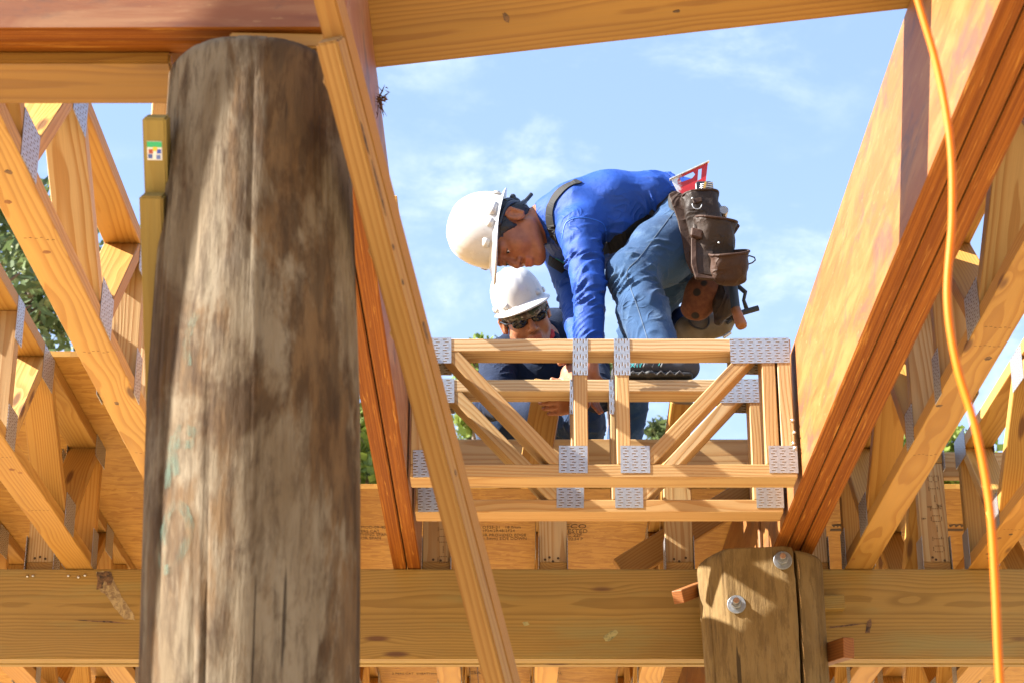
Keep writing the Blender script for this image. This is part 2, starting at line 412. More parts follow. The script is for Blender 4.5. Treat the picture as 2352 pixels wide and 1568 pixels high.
# the two short trusses between the laminated beams
hW = [(-.2585, -.2585), (.128, -.172), (.190, .190), (.3055, .3055), (.362, .665), (.712, .712), (.7555, .7555)]
hP = [(-.208, .371, .078, .076), (-.2385, .040, .062, .078), (.190, .352, .042, .108, 1), (.306, .352, .044, .108, 1), (.167, .052, .078, .078), (.336, .052, .080, .078),
      (.690, .371, .165, .074), (.740, .052, .078, .078)]
hdr = truss('header_truss', -.2775, .7765, hW, hP, M['pine_pale'], 'short header trusses between the laminated beams')
hdr.location = (0, 5.3+.0445, ZB); hdr['label'] = 'short pale header truss with galvanised plates, the nearer and higher of the pair'
h2 = copy_tree(hdr); h2.location = (0, 5.615+.0445, ZB); h2['label'] = 'short pale header truss with galvanised plates, behind and below its twin, under the shoe'
def nail_head(parent, c, nrm=(0, -1, 0), r=.004, L=.006, name='nail', mat=None):
    c = Vector(c); n = Vector(nrm).normalized()
    return link(name, tube_mesh([c-n*.001, c+n*L*.6, c+n*L], [r*.55, r*.55, r], 'nail', 8), mat or M['nail'], parent)
for i, (u, v) in enumerate(((1818, 967), (1822, 995), (1820, 1020), (1824, 1030))):
    p = P(u, v, 5.3); nail_head(hdr, (p.x, -.0445, p.z-ZB), (.2, -1, 0), .0045, .012)

# ------------------------------------------------------------------ laminated beams
def lvl(name, a, b, plies, T, H, face, label, w_axis, first):
    """beam of vertical veneer plies; a, b = ends of the lower edge of the first ply's outer face"""
    root = empty(name, a); a, b = Vector(a), Vector(b); d = b-a
    for i in range(plies):
        off = Vector(w_axis)*(T*i+T/2+first*i)
        o = board('ply', off+Vector((0, 0, H/2)), off+d+Vector((0, 0, H/2+.0015*(i % 2))), H, T-.0035, w_axis, face, root, .004)
        face_mats(o, M['lvl_edge'], 1)
    return tag(root, label, 'beam')
lvl('laminated_beam', (.788, 1.2, ZB), (.788, 6.25, ZB), 3, .0442, HT, M['lvl_face'], 'thick three ply laminated beam with sunlit side running up to the right', (1, 0, 0), .0)
lvl('laminated_beam', (-.373, 3.04, ZB), (-.373, 6.255, ZB), 2, .0445, HT, M['lvl_red'], 'two ply laminated beam passing behind the leaning brace, left of the header trusses', (1, 0, 0), .0)
lvl('laminated_beam', (.782, 6.27, ZB), (.782, 10.6, ZB), 3, .0442, HT, M['lvl_face'], 'far laminated beam continuing behind the bolted pile and girder', (1, 0, 0), .0)
lvl('laminated_beam', (-2.4, 2.955, ZB), (-.275, 2.945, ZB), 2, .0445, HT, M['lvl_red'], 'reddish weathered beam lying on the big log pile at upper left', (0, 1, 0), .0)
b = board('flat_board', (-2.2, 3.092, ZB-.0115), (-.575, 3.092, ZB-.0115), .145, .022, (0, 0, 1), M['plank'], None, .004, 2)
tag(b, 'yellow flat board under the reddish beam, ending short of the big pile', 'board')
b = board('wood_block', (-.60, 3.26, ZB-.005), (-.60, 3.26, ZB+.30), .09, .038, (0, 1, 0), M['pine'])
tag(b, 'small orange wood block showing between yellow board and big pile', 'wood block')
# plank lying across the two beams overhead
pa, pb = Vector((-.52, 3.70, ZT+.0205)), Vector((1.05, 3.355, ZT+.0205))
b = board('plank', pa, pb, .286, .038, (0, 0, 1), M['plank'], None, .004, 2)
tag(b, 'wide yellow plank lying flat across both laminated beams at the top', 'plank')
# girder of three treated plies
root = empty('floor_girder', (0, 6.2, 1.47)); zt, zb = 1.7525, 1.468
for i in range(3):
    o = board('ply', (-4.2, .019+.0384*i, (zt+zb)/2-1.47+.002*(i % 2)), (4.2, .019+.0384*i, (zt+zb)/2-1.47+.002*(i % 2)), zt-zb, .0378, (0, 1, 0), M['treated'], root, .004, 2)
tag(root, 'long greenish treated girder of three plies crossing the photo low down', 'girder')
for (u, v) in ((158, 1322), (181, 1325), (196, 1321), (64, 1323), (77, 1322)):
    p = P(u, v, 6.2); nail_head(root, (p.x, -.0002, p.z-1.47), (0, -1, 0), .0045, .006)
def knot_patch(parent, poly, Y, mat, name, base, t=.0012):
    """dark defect in the face of a board: thin irregular inlay standing 1 mm proud"""
    bm = bmesh.new(); vs = [bm.verts.new(P(u, v, Y)-Vector(base)+Vector((0, -t, 0))) for u, v in poly]
    f = bm.faces.new(vs); r = bmesh.ops.extrude_face_region(bm, geom=[f])
    bmesh.ops.translate(bm, verts=[q for q in r['geom'] if isinstance(q, bmesh.types.BMVert)], vec=(0, t+.002, 0))
    bmesh.ops.recalc_face_normals(bm, faces=bm.faces)
    return link(name, bm_mesh(bm, name), mat, parent)
def defect_mat(name, c1, c2):
    m, t, b = new_mat(name); n = t.noise(t.v('MULTIPLY', t.obj(), (60., 60., 60.)), 1., 5., .7, .6)
    n2 = t.noise(t.obj(), 26., 4., .7, 1.)
    setb(t, b, col=t.mix(t.mr(t.m('MULTIPLY', t.m('ADD', n, n2), .5), .40, .60), c1, c2), rough=.75, normal=t.bump(n, .6, .003)); return m
M['knot_pale'] = defect_mat('grey_bark_seam', (.36, .27, .13), (.16, .10, .05))
M['knot_dark'] = defect_mat('dark_bark_knot', (.035, .02, .012), (.17, .09, .04))
M['knot_brown'] = defect_mat('brown_knot', (.17, .060, .018), (.26, .115, .034))
M['knot_green'] = defect_mat('greenish_knot', (.10, .10, .05), (.33, .29, .12))
gb = (0, 6.2, 1.47)
def jag(poly, n=4, amp=2.2, seed=1):
    rg = random.Random(seed); out = []
    for i in range(len(poly)):
        a, b = poly[i], poly[(i+1) % len(poly)]
        for k in range(n):
            t = k/n; out.append((a[0]+(b[0]-a[0])*t+rg.uniform(-amp, amp), a[1]+(b[1]-a[1])*t+rg.uniform(-amp, amp)))
    return out
knot_patch(root, jag([(221, 1312), (250, 1311), (262, 1332), (280, 1372), (306, 1405), (310, 1424), (286, 1420), (262, 1395), (240, 1362), (226, 1352)], 4, 2, 3), 6.2, M['knot_pale'], 'bark_seam', gb)
knot_patch(root, jag([(222, 1311), (252, 1311), (262, 1330), (252, 1345), (240, 1330), (234, 1352), (224, 1352)], 4, 2.5, 5), 6.199, M['knot_dark'], 'bark_seam', gb)
knot_patch(root, jag([(1199, 1428), (1212, 1426), (1216, 1433), (1204, 1437)], 3, 1, 6), 6.2, M['knot_green'], 'knot', gb)
knot_patch(root, jag([(1386, 1462), (1404, 1448), (1418, 1446), (1420, 1452), (1404, 1470), (1390, 1472)], 3, 1.5, 7), 6.2, M['knot_green'], 'knot', gb)
knot_patch(root, jag([(1992, 1425), (2000, 1421), (2003, 1434), (1998, 1452), (1988, 1452)], 3, 1.2, 8), 6.2, M['knot_dark'], 'knot', gb)
knot_patch(root, jag([(1905, 1438), (1960, 1432), (2010, 1430), (1960, 1435), (1906, 1442)], 3, .6, 9), 6.2, M['knot_dark'], 'crack', gb)
knot_patch(root, jag([(170, 1423), (250, 1425), (300, 1431), (250, 1429)], 3, .5, 10), 6.2, M['knot_dark'], 'crack', gb)
# ribbon boards let into the far truss ends
rb = board('ribbon_board', (-.272, 6.165, 2.118), (.776, 6.165, 2.118), .089, .037, (0, 1, 0), M['pine_pale'])
tag(rb, 'pale ribbon board on edge behind the header trusses, below the workers', 'ribbon board')
rb = board('ribbon_board', (.925, 6.33, 2.133), (2.3, 6.33, 2.133), .086, .037, (0, 1, 0), M['pine_pale'])
tag(rb, 'pale ribbon board behind the stamped end posts on the right', 'ribbon board')
# sheathing, 4 ft rows
def sheet(x0, x1, y0, y1, label, z=ZT+.002):
    L, Wd, T = x1-x0, y1-y0, .018
    o = link('sheathing_panel', box_mesh(L, Wd-.004, T, 'sheathing_panel', .0008), M['osb'], None, Matrix.Translation((x0, (y0+y1)/2, z+T/2)))
    tag(o, label, 'sheathing panel', 'strand board subfloor panels')
    return o
sheets = {}
for k, a in {'L0': (-3.05, -.62, 5.44, 6.655, 'strand board panel ending in mid air at left, between trusses and tree'),
             'L1': (-2.6, -.162, 6.655, 7.874, 'strand board panel over the left of the girder, one seam behind the foremost panel'),
             'M1': (-.158, 2.278, 6.655, 7.874, 'stamped strand board panel under the workers and to the right of them'),
             'R1': (2.282, 4.7, 6.655, 7.874, 'strand board panel at the right edge behind the outer truss'),
             'L2': (-3.8, -1.38, 7.874, 9.093, 'second row strand board panel at the left, seen below the girder'),
             'M2': (-1.376, 1.06, 7.874, 9.093, 'second row strand board panel in the middle, seen below the girder'),
             'R2': (1.064, 3.5, 7.874, 9.093, 'second row strand board panel at the right, seen below the girder'),
             'L3': (-2.6, -.162, 9.093, 10.31, 'rearmost strand board panel at left, deep under the floor'),
             'M3': (-.158, 2.278, 9.093, 10.31, 'rearmost strand board panel at right, deep under the floor'),
             'R3': (2.282, 4.7, 9.093, 10.31, 'rearmost strand board panel in the lower right corner, below the girder')}.items():
    sheets[k] = sheet(*a)
# stamps are read from below: x to the right, top of the letters towards the back
def stamp_under(par, body, size, u, v, stretch=1.):
    z = ZT+.0012
    e = TH+math.atan((784-v)/FPX); Y = z/math.tan(e); p = P(u, v, Y)
    loc = par.matrix_basis.inverted() @ Vector((p.x, p.y, z))
    me = text_mesh(body, size); me.transform(Matrix.Diagonal((1, stretch, 1, 1)))
    # text plane facing down: mirror through x->x, y->-y keeps it readable from below
    return link('stamp', me, M['ink'], par, Matrix.Translation(loc) @ Matrix.Rotation(math.pi, 4, 'X'))
# ------------------------------------------------------------------ round piles
def pile_mesh(name, cfun, rfun, z0, z1, nseg=220, nz=150, seed=0, crack=None, back=None, topcut=None, gap=.25, flat=False):
    bm = bmesh.new(); rows = []
    zs = [z0+(z1-z0)*(k/(nz-1)) for k in range(nz)]
    zs = [z for z in zs if z < z1-.012]+[z1-.012, z1-.006, z1-.002, z1]
    for z in zs:
        c = cfun(z); R = rfun(z); row = []
        inset = max(0., .010-(z1-z))*.55 if z > z1-.0101 else 0.
        for k in range(nseg):
            a = 2*math.pi*k/nseg; dx, dy = math.sin(a), -math.cos(a)      # a = 0 faces the camera
            r = R*(1+.020*noise.noise((dx*1.4+seed, dy*1.4, z*.9))+.010*noise.noise((dx*5+seed, dy*5, z*1.6))+.005*noise.noise((dx*16+seed, dy*16, z*2.2)))
            r -= .004*max(0, noise.noise((dx*26+seed, dy*26, z*1.1))-.25)*4
            if crack:
                ca = crack(z); q = (a-ca+math.pi) % (2*math.pi)-math.pi
            r -= inset
            x, y = c[0]+dx*r, c[1]+dy*r
            if flat: y = max(y, c[1]-.885*R-.16*(x-c[0])+.0015*noise.noise((x*40, z*9, 3))) if not (crack and -.037 < q < 1.2) else y
            if crack and 0 < q < 1.1: y += .026*math.cos(q/1.1*math.pi/2)
            if crack and abs(q) < .036: y += .10*(1-(abs(q)/.036)**2)
            if back and y > back: y = back
            zz = z
            if topcut and z > z1-.05: zz = z-(topcut(x-c[0], y-c[1])*(z-(z1-.05))/.05)
            row.append(bm.verts.new((x, y, zz)))
        rows.append(row)
    for i in range(len(rows)-1):
        for k in range(nseg): bm.faces.new((rows[i][k], rows[i][(k+1) % nseg], rows[i+1][(k+1) % nseg], rows[i+1][k]))
    bm.faces.new(rows[-1])
    return bm_mesh(bm, name, True)
def lerp(a, b, t): return a+(b-a)*min(1, max(0, t))
c1 = lambda z: (lerp(-.386, -.424, (z-.6)/1.15), 3.0)
r1 = lambda z: lerp(.158, .166, (z+.2)/1.4) if z < 1.1 else lerp(.166, .147, (z-1.1)/.65)
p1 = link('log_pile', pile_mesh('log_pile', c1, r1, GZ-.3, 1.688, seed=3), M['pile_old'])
tag(p1, 'big weathered round log pile in the left foreground, out of focus', 'timber pile')
for (x0, x1, y, z, dz, lb, mt) in ((-.50, -.285, 3.042, 1.7065, .034, 'lower packing board on top of the big log pile', 'red_pine'), (-.47, -.275, 3.038, 1.7385, .027, 'upper packing board squeezed under the reddish beam on the big log pile', 'pine')):
    tag(board('packing_board', (x0, y, z), (x1, y+.006, z), .17, dz, (0, 0, 1), M[mt], None, .003, 2), lb, 'packing board')
# old green timber marks wrapped on the pile face
def pile_mark(pts, w, parent, cf, rf, mat, name='paint_mark'):
    """pts (u, v) stroked onto the pile front"""
    pass
    W = []
    for q in spline([Vector((a, b, 0)) for a, b in pts], 6):
        y = 2.86
        for _ in range(6):
            p = P(q.x, q.y, y); c = cf(p.z); r = rf(p.z)*1.012+.0012
            y = c[1]-math.sqrt(max(1e-5, r*r-(p.x-c[0])**2))
        W.append((p.copy(), Vector((p.x-c[0], p.y-c[1], 0)).normalized()))
    bm = bmesh.new(); rows = []
    for i, (p, n) in enumerate(W):
        d = (W[min(i+1, len(W)-1)][0]-W[max(i-1, 0)][0]).normalized(); s = n.cross(d)
        ww = w*(.75+.4*noise.noise((i*.7, 1, 2)))
        rows.append((bm.verts.new(p+s*ww), bm.verts.new(p-s*ww)))
    for i in range(len(rows)-1): bm.faces.new((rows[i][0], rows[i][1], rows[i+1][1], rows[i+1][0]))
    return link(name, bm_mesh(bm, name), mat, parent)
def marker_mat():
    m, t, b = new_mat('faded_green_timber_marker'); m.blend_method = 'BLEND' if hasattr(m, 'blend_method') else None
    p = t.obj(); n = t.noise(t.v('MULTIPLY', p, (60., 60., 16.)), 1., 4., .6)
    a = t.mr(n, .36, .70, 0., .50)
    setb(t, b, col=(.05, .12, .085), rough=.8); t.put(b.inputs['Alpha'], a); return m
M['marker'] = marker_mat()
for st, w in (([(372, 1300), (372, 1250), (382, 1190), (402, 1158), (424, 1170), (436, 1215), (420, 1262), (400, 1300), (376, 1308)], .0095),
              ([(405, 1090), (400, 1030), (412, 985), (440, 990), (450, 1000)], .009), ([(404, 1016), (425, 1020), (446, 1016)], .009),
              ([(432, 840), (428, 790), (440, 745), (452, 720)], .009), ([(385, 1120), (388, 1060), (398, 1000)], .009)):
    pile_mark(st, w, p1, c1, r1, M['marker'])
c2 = lambda z: (lerp(.762, .750, (z-1.2)/.5), 6.025)
r2 = lambda z: lerp(.178, .191, (z-1.1)/.6)
p2 = tag(empty('bolted_pile', (.74, 6.025, GZ)), 'shorter round pile with two bolts holding the girder at lower right', 'timber pile')
off2 = Vector((.74, 6.025, GZ))
me = pile_mesh('trunk', c2, r2, GZ-.3, 1.722, seed=11, nseg=520, crack=lambda z: .46+.05*noise.noise((z*2.2, 0, 0))+.03*(1.7-z), back=6.196, flat=True,
               topcut=lambda x, y: max(0, -x-.12)*.22)
me.transform(Matrix.Translation(-off2)); link('trunk', me, M['pile_new'], p2)
M['bolt_steel'] = steel('dull_galvanised_bolt', (.30, .32, .35), .45, .85)
def hex_bm(r, h):
    bm = bmesh.new(); bmesh.ops.create_cone(bm, segments=6, radius1=r, radius2=r, depth=h, cap_ends=True)
    bmesh.ops.bevel(bm, geom=list(bm.edges), offset=.0012, segments=1, affect='EDGES'); return bm
def rod_bm(r, h, n=24, bev=.0012):
    bm = bmesh.new(); bmesh.ops.create_cone(bm, segments=n, radius1=r, radius2=r, depth=h, cap_ends=True)
    bmesh.ops.bevel(bm, geom=[e for e in bm.edges if abs(e.verts[0].co.z-e.verts[1].co.z) < 1e-6], offset=bev, segments=1, affect='EDGES'); return bm
for (u, v) in ((1693, 1385), (1797, 1289)):
    p = P(u, v, 5.86); c = c2(p.z); r = r2(p.z); y = max(c[1]-math.sqrt(r*r-(p.x-c[0])**2), c[1]-.885*r-.16*(p.x-c[0]))+.001
    n = Vector((-.12, -1, 0)).normalized()
    q = Vector((p.x, y, p.z))-off2
    def at(d): return frame_xy(q+n*d, n.orthogonal(), n.cross(n.orthogonal()))
    w = link('bolt', bm_mesh(rod_bm(.0275, .0045, 40), 'bolt'), M['bolt_steel'], p2, at(.0055))
    for nm, bm, d, mt in (('nut', hex_bm(.0165, .015), .0155, 'bolt_steel'), ('shank', rod_bm(.0092, .066), .020, 'bolt_steel'), ('rusty_end', rod_bm(.0088, .002), .0538, 'rusty')):
        o = link(nm, bm_mesh(bm, nm), M[mt], w); o.matrix_basis = Matrix.Translation((0, 0, d-.0055))
for i in range(5):   # splinters along the split
    z = (1.69, 1.60, 1.50, 1.45, 1.38)[i]; x = .755+math.sin(.49)*.193
    a = Vector((x, 6.025-math.cos(.47)*.170, z))-off2
    link('splinter', tube_mesh([a, a+Vector((.002, -.003, -.03)), a+Vector((.004, .0, -.06))], [.0005, .0022, .0004], 'splinter', 5), M['pine_pale'], p2)

# ------------------------------------------------------------------ leaning braces in the foreground
def pair(name, top, bot, ext, yaw, T, D, dB, upB, mats, labels, cats):
    top, bot = Vector(top), Vector(bot); d = (bot-top).normalized()
    n = Vector((math.sin(yaw), -math.cos(yaw), 0)); n = (n-d*n.dot(d)).normalized()      # front normal
    out = []
    for k in range(2):
        a = top-d*(upB if k else 0)-n*(D/2+dB*k); b = bot+d*ext-n*(D/2+dB*k)
        o = board(name, a, b, T, D-.001*k, n, mats[k], None, .003, 2); tag(o, labels[k], cats[k]); out.append(o)
    return out
t0, b0 = P(748, 98, 2.74), P(1135, 1568, 3.44)
br = pair('leaning_brace', t0, b0, 1.2, -.33, .037, .040, .0405, .125, (M['brace'], M['brace']),
     ('leaning brace of new lumber crossing in front of the big pile, front piece', 'longer rear piece of the leaning brace, its top above the front piece'), ('brace', 'brace'))
t1, b1 = P(346, 452, 2.90), P(373, 1300, 3.27)
ob = pair('olive_stud', t1, b1, .9, -.02, .0375, .040, .041, .118, (M['olive'], M['olive']),
     ('olive treated stud with sunlit cut top, left of the big pile', 'taller olive grey stud with a coloured label tag, left of the big pile'), ('stud', 'stud'))
# label tag stapled to the taller stud
st = ob[1]; Ls = lambda x, w, h, y, nm, col: link(nm, prism_mesh([(-w/2, -h/2), (w/2, -h/2), (w/2, h/2), (-w/2, h/2)], .0006, nm, 0), plain(nm+'_print', col, .35, .05), st,
        Matrix.Translation((x, y, .0405/2+.0002)) @ Matrix.Rotation(math.pi/2, 4, 'X'))
Ls(.052, .030, .0235, .0, 'label_tag', (.72, .75, .78)); 
tg = [c for c in kids(st)][0]
def tagbit(x, z, w, h, col):
    link('print', prism_mesh([(-w/2, -h/2), (w/2, -h/2), (w/2, h/2), (-w/2, h/2)], .0004, 'print', 0), plain('tag_print', col, .4, .05), tg, Matrix.Translation((x, .0006, z)))
tagbit(-.0100, 0, .009, .0235, (.02, .42, .18))
for x, z, c in ((.001, -.007, (.02, .08, .5)), (.001, .006, (.35, .06, .04)), (-.003, -.001, (.75, .55, .05)), (.009, .007, (.05, .10, .35)), (.010, -.006, (.10, .18, .5))):
    tagbit(x, z, .007, .007, c)
for o in (br[0],):
    for x, s in ((.05, -1), (.33, -1), (.47, -1)):
        tube = tube_mesh([Vector((x, -.0185, .012)), Vector((x+.01, -.022, .012)), Vector((x+.025, -.020, .012))], [.0006, .0022, .0004], 'splinter', 5)
        link('splinter', tube, M['pine_pale'], o)
def face_knot(o, x, y, z, rx, ry, mat, nm='knot', normal='z'):
    """oval knot lying 0.6 mm proud of a board face, in the board's own axes"""
    bm = bmesh.new(); rg = random.Random(int(x*1000)); n = 14
    vs = [bm.verts.new((x+rx*math.cos(2*math.pi*k/n)*rg.uniform(.75, 1.15), y+(ry*math.sin(2*math.pi*k/n)*rg.uniform(.75, 1.15) if normal == 'z' else 0), z+(0 if normal == 'z' else ry*math.sin(2*math.pi*k/n)*rg.uniform(.75, 1.15)))) for k in range(n)]
    f = bm.faces.new(vs); r = bmesh.ops.extrude_face_region(bm, geom=[f]); d = (0, 0, -.002 if z > 0 else .002) if normal == 'z' else (0, -.002 if y > 0 else .002, 0)
    bmesh.ops.translate(bm, verts=[q for q in r['geom'] if isinstance(q, bmesh.types.BMVert)], vec=d); bmesh.ops.recalc_face_normals(bm, faces=bm.faces)
    return link(nm, bm_mesh(bm, nm), M[mat], o)
for x, z, rx, rz in ((.50, .004, .020, .006), (.16, .010, .030, .004), (.24, .006, .045, .004), (.74, -.006, .006, .004), (.34, .010, .006, .005), (.40, .008, .005, .004)):
    face_knot(br[1 if x == .50 else 0], x+(.125 if x == .50 else 0), -.0191, z, rx, rz, 'knot_dark', 'dark_knot', 'y'); face_knot(br[1 if x == .50 else 0], x+(.125 if x == .50 else 0), .0191, z, rx, rz, 'knot_dark', 'dark_knot', 'y')
pk_ = [o for o in bpy.data.objects if o.name == 'plank'][0]; face_knot(pk_, .52, .0, -.0196, .006, .020, 'knot_dark'); face_knot(pk_, .86, .05, -.0196, .008, .006, 'knot_dark')
# added tall boards, unseen at the left, to throw upright shadows on the big pile
def prop(x, y, wd, lean, label):
    d = Vector((.177, -.984, 0))
    tag(board('prop', (x, y, GZ), (x+lean*d.x, y+lean*d.y, 2.75), wd, .04, (.984, .177, 0), M['pine']), label, 'prop')
prop(-1.343, 2.549, .22, .0, 'added broad board, unseen at left, shading the right of the big pile')
prop(-1.433, 2.99, .12, .286, 'added slim board, unseen at left, shading the left of the big pile')
rail = tag(board('rail', (-.335, 4.9, ZT+.225), (-.335, 6.6, ZT+.225), .060, .045, (0, 0, 1), M['pine']), 'unseen rail added above the left laminated beam to shade the bolted pile', 'rail')  # added, hidden from view; casts the shadow band on the bolted pile
for yy, ly in ((5.12, .05), (6.25, .62)):
    tag(board('rail_block', (-.335, yy, ZT+.003), (-.335, yy, ZT+.202), .05, ly, (0, 1, 0), M['pine']), 'added unseen block under the rail, %s' % ('towards the camera' if yy < 6 else 'closing the gap to shade the girder'), 'wood block')  # added too; the long one blocks sun from the girder
# shredded fibre stuck beside the brace
bm = bmesh.new(); base = P(868, 232, 3.78); rg = random.Random(4)
for k in range(46):
    a = base+Vector((rg.gauss(0, .006), rg.gauss(0, .006), rg.gauss(0, .016)))
    d = Vector((rg.uniform(-.1, 1), rg.gauss(0, .5), rg.gauss(-.2, .55)))*rg.uniform(.006, .026)
    w = Vector((rg.gauss(0, 1), rg.gauss(0, 1), rg.gauss(0, 1))).normalized()*rg.uniform(.0006, .0022)
    v = [bm.verts.new(q) for q in (a-w, a+w, a+d*.6+w*.8+Vector((0, 0, -.003)), a+d)]
    bm.faces.new(v)
o = link('bark_shred', bm_mesh(bm, 'bark_shred'), plain('dark_bark_fibre', (.09, .045, .025), .9))
tag(o, 'dark shredded fibre caught on the beam beside the leaning brace', 'debris')

# ------------------------------------------------------------------ loose pieces about the bolted pile and behind the trusses
tag(board('wood_block', P(1557, 1370, 5.98), P(1640, 1338, 6.17), .036, .040, (0, 0, 1), M['red_pine']), 'short reddish wood stake poking out left of the bolted pile', 'wood block')
tag(board('wood_block', P(1950, 1486, 5.90), P(1868, 1512, 6.12), .036, .060, (0, 0, 1), M['red_pine']), 'reddish block end jutting out right of the bolted pile, below the stub', 'wood block')
tag(board('wood_block', P(1938, 1384, 6.176), P(1870, 1386, 6.176), .044, .044, (0, 0, 1), M['treated']), 'greenish stub of lumber on the girder right of the bolted pile', 'wood block')
tag(board('cross_brace', P(1425, 1312, 6.46), P(1790, 1085, 6.50), .038, .089, (0, 0, 1), M['pine']), 'reddish cross brace slanting up behind the end posts to the bolted pile', 'brace')
tag(board('short_board', P(1262, 874, 5.735), P(1228, 1075, 5.84), .089, .037, (0, -1, .2), M['pine']), 'upright board held by the kneeling worker behind the header trusses', 'board')
tag(board('short_board', P(1567, 922, 5.76), P(1545, 1075, 5.90), .070, .037, (.15, -1, .2), M['pine']), 'upright board standing behind the right half of the header trusses', 'board')
# ------------------------------------------------------------------ cord
pts = [(2062, -170), (2108, 0), (2154, 160), (2183, 330), (2187, 500), (2176, 680), (2196, 830), (2240, 980), (2272, 1150), (2286, 1340), (2293, 1500), (2304, 1660), (2318, 1840), (2330, 2050)]
W = [P(u, v, 2.15) for u, v in pts]
W = [Vector((1.3, 2.3, ZT+.006)), Vector((.86, 2.2, ZT+.007)), Vector((.70, 2.17, ZT+.05)), Vector((.50, 2.15, 1.98)), Vector((.425, 2.15, 1.72))]+W+[Vector((.57, 2.1, -.4)), Vector((.62, 2.0, -1.3)), Vector((.9, 2.0, GZ+.006)), Vector((1.6, 2.2, GZ+.006))]
tag(link('extension_cord', tube_mesh(spline(W, 8), .0044, 'extension_cord', 14), M['orange_cord']), 'bright orange extension cord hanging down in the right foreground', 'cord')

# ------------------------------------------------------------------ trees beyond the site
def leaf_mat(name, c1, c2, c3):
    m, t, b = new_mat(name)
    n = t.noise(t.obj(), 1.2, 3.); n2 = t.noise(t.obj(), 9., 2.)
    col = t.mix(t.mr(n, .35, .65), c1, c2); col = t.mix(t.mr(n2, .5, .75), col, c3)
    setb(t, b, col=col, rough=.55, spec=.3)
    tr = t.n('ShaderNodeBsdfTranslucent'); t.put(tr.inputs[0], col)
    mx = t.n('ShaderNodeMixShader'); mx.inputs[0].default_value = .35
    out = [q for q in m.node_tree.nodes if q.type == 'OUTPUT_MATERIAL'][0]
    t.put(mx.inputs[1], b.outputs[0]); t.put(mx.inputs[2], tr.outputs[0]); t.put(out.inputs['Surface'], mx.outputs[0]); return m
M['leaf_pine'] = leaf_mat('pine_needles', (.075, .115, .045), (.13, .175, .06), (.16, .18, .08))
M['leaf_broad'] = leaf_mat('broad_leaves', (.12, .18, .03), (.20, .26, .045), (.06, .10, .022))
M['bark'] = plain('tree_bark', (.12, .085, .06), .9, .3, 12., .6)
def tree(u, v, Y, rx, rz, label, kind, n, seed, leaf):
    """u, v = crown centre"""
    rg = random.Random(seed); c = P(u, v, Y)
    root = tag(empty('pine_tree' if kind == 'p' else 'broadleaf_tree', (c.x, c.y, GZ)), label, 'tree', 'trees beyond the building site')
    C = Vector((0, 0, c.z-GZ))
    top = C.z+rz
    tr = tube_mesh([Vector((0, 0, -.2)), Vector((.05, 0, top*.35)), Vector((-.08, .05, top*.7)), Vector((0, 0, top*.96))], [.20, .16, .10, .03], 'trunk', 10)
    link('trunk', tr, M['bark'], root)
    bm = bmesh.new(); bl = bmesh.new(); cl = []
    for k in range(20 if kind == 'p' else 30):
        a, h = rg.uniform(0, 6.283), rg.uniform(-1, 1)
        w = math.sqrt(max(.05, 1-h*h)) if kind == 'b' else (1.05-h)/2*1.1
        r = rx*w*rg.uniform(.35, 1.0)
        q = C+Vector((math.cos(a)*r, math.sin(a)*r, h*rz)); cl.append(q)
        s = Vector((0, 0, q.z-.25*r-rg.uniform(0, .3)))
        m_ = tube_mesh([s, s.lerp(q, .55)+Vector((0, 0, .08*r)), q], [.05, .03, .008], 'limb', 5); bl.from_mesh(m_); bpy.data.meshes.remove(m_)
    link('limbs', bm_mesh(bl, 'limbs', True), M['bark'], root)
    for k in range(n):
        q = rg.choice(cl); sp = rx*.24
        p = q+Vector((rg.gauss(0, sp), rg.gauss(0, sp), rg.gauss(0, sp*.62)))
        nn = Vector((rg.gauss(0, 1), rg.gauss(0, 1), rg.gauss(.5, .8))).normalized(); t = nn.orthogonal().normalized()
        t = Quaternion(nn, rg.uniform(0, 6.28)) @ t; s = nn.cross(t)
        L = leaf*rg.uniform(.6, 1.3); w = L*(.16 if kind == 'p' else .36)
        bm.faces.new([bm.verts.new(x) for x in (p-t*L*.5, p+s*w, p+t*L*.5, p-s*w)])
    link('crown', bm_mesh(bm, 'crown'), M['leaf_pine' if kind == 'p' else 'leaf_broad'], root)
tree(60, 690, 19, 1.25, 1.10, 'tall pine tree with feathery foliage at the left frame edge', 'p', 2300, 1, .22)
tree(-60, 590, 17, .8, .8, 'second pine tree mostly outside the left frame edge', 'p', 900, 2, .22)
tree(1098, 890, 22, .34, .48, 'bright yellow green tree behind the kneeling worker', 'b', 1500, 3, .12)
tree(838, 1090, 20, .40, .70, 'green tree seen in the gap right of the big log pile', 'b', 2600, 4, .13)
tree(1092, 1000, 27, .5, .42, 'dark tree low behind the left diagonal of the header truss', 'p', 800, 8, .16)
tree(1402, 880, 24, .20, .24, 'dark tree behind the shoe, between the header uprights', 'p', 700, 5, .14)
tree(1515, 1015, 24, .28, .26, 'dark green tree low behind the right header diagonal', 'p', 800, 6, .14)
tree(2150, 1075, 25, .62, .38, 'rounded green tree behind the right hand trusses', 'b', 3000, 7, .14)

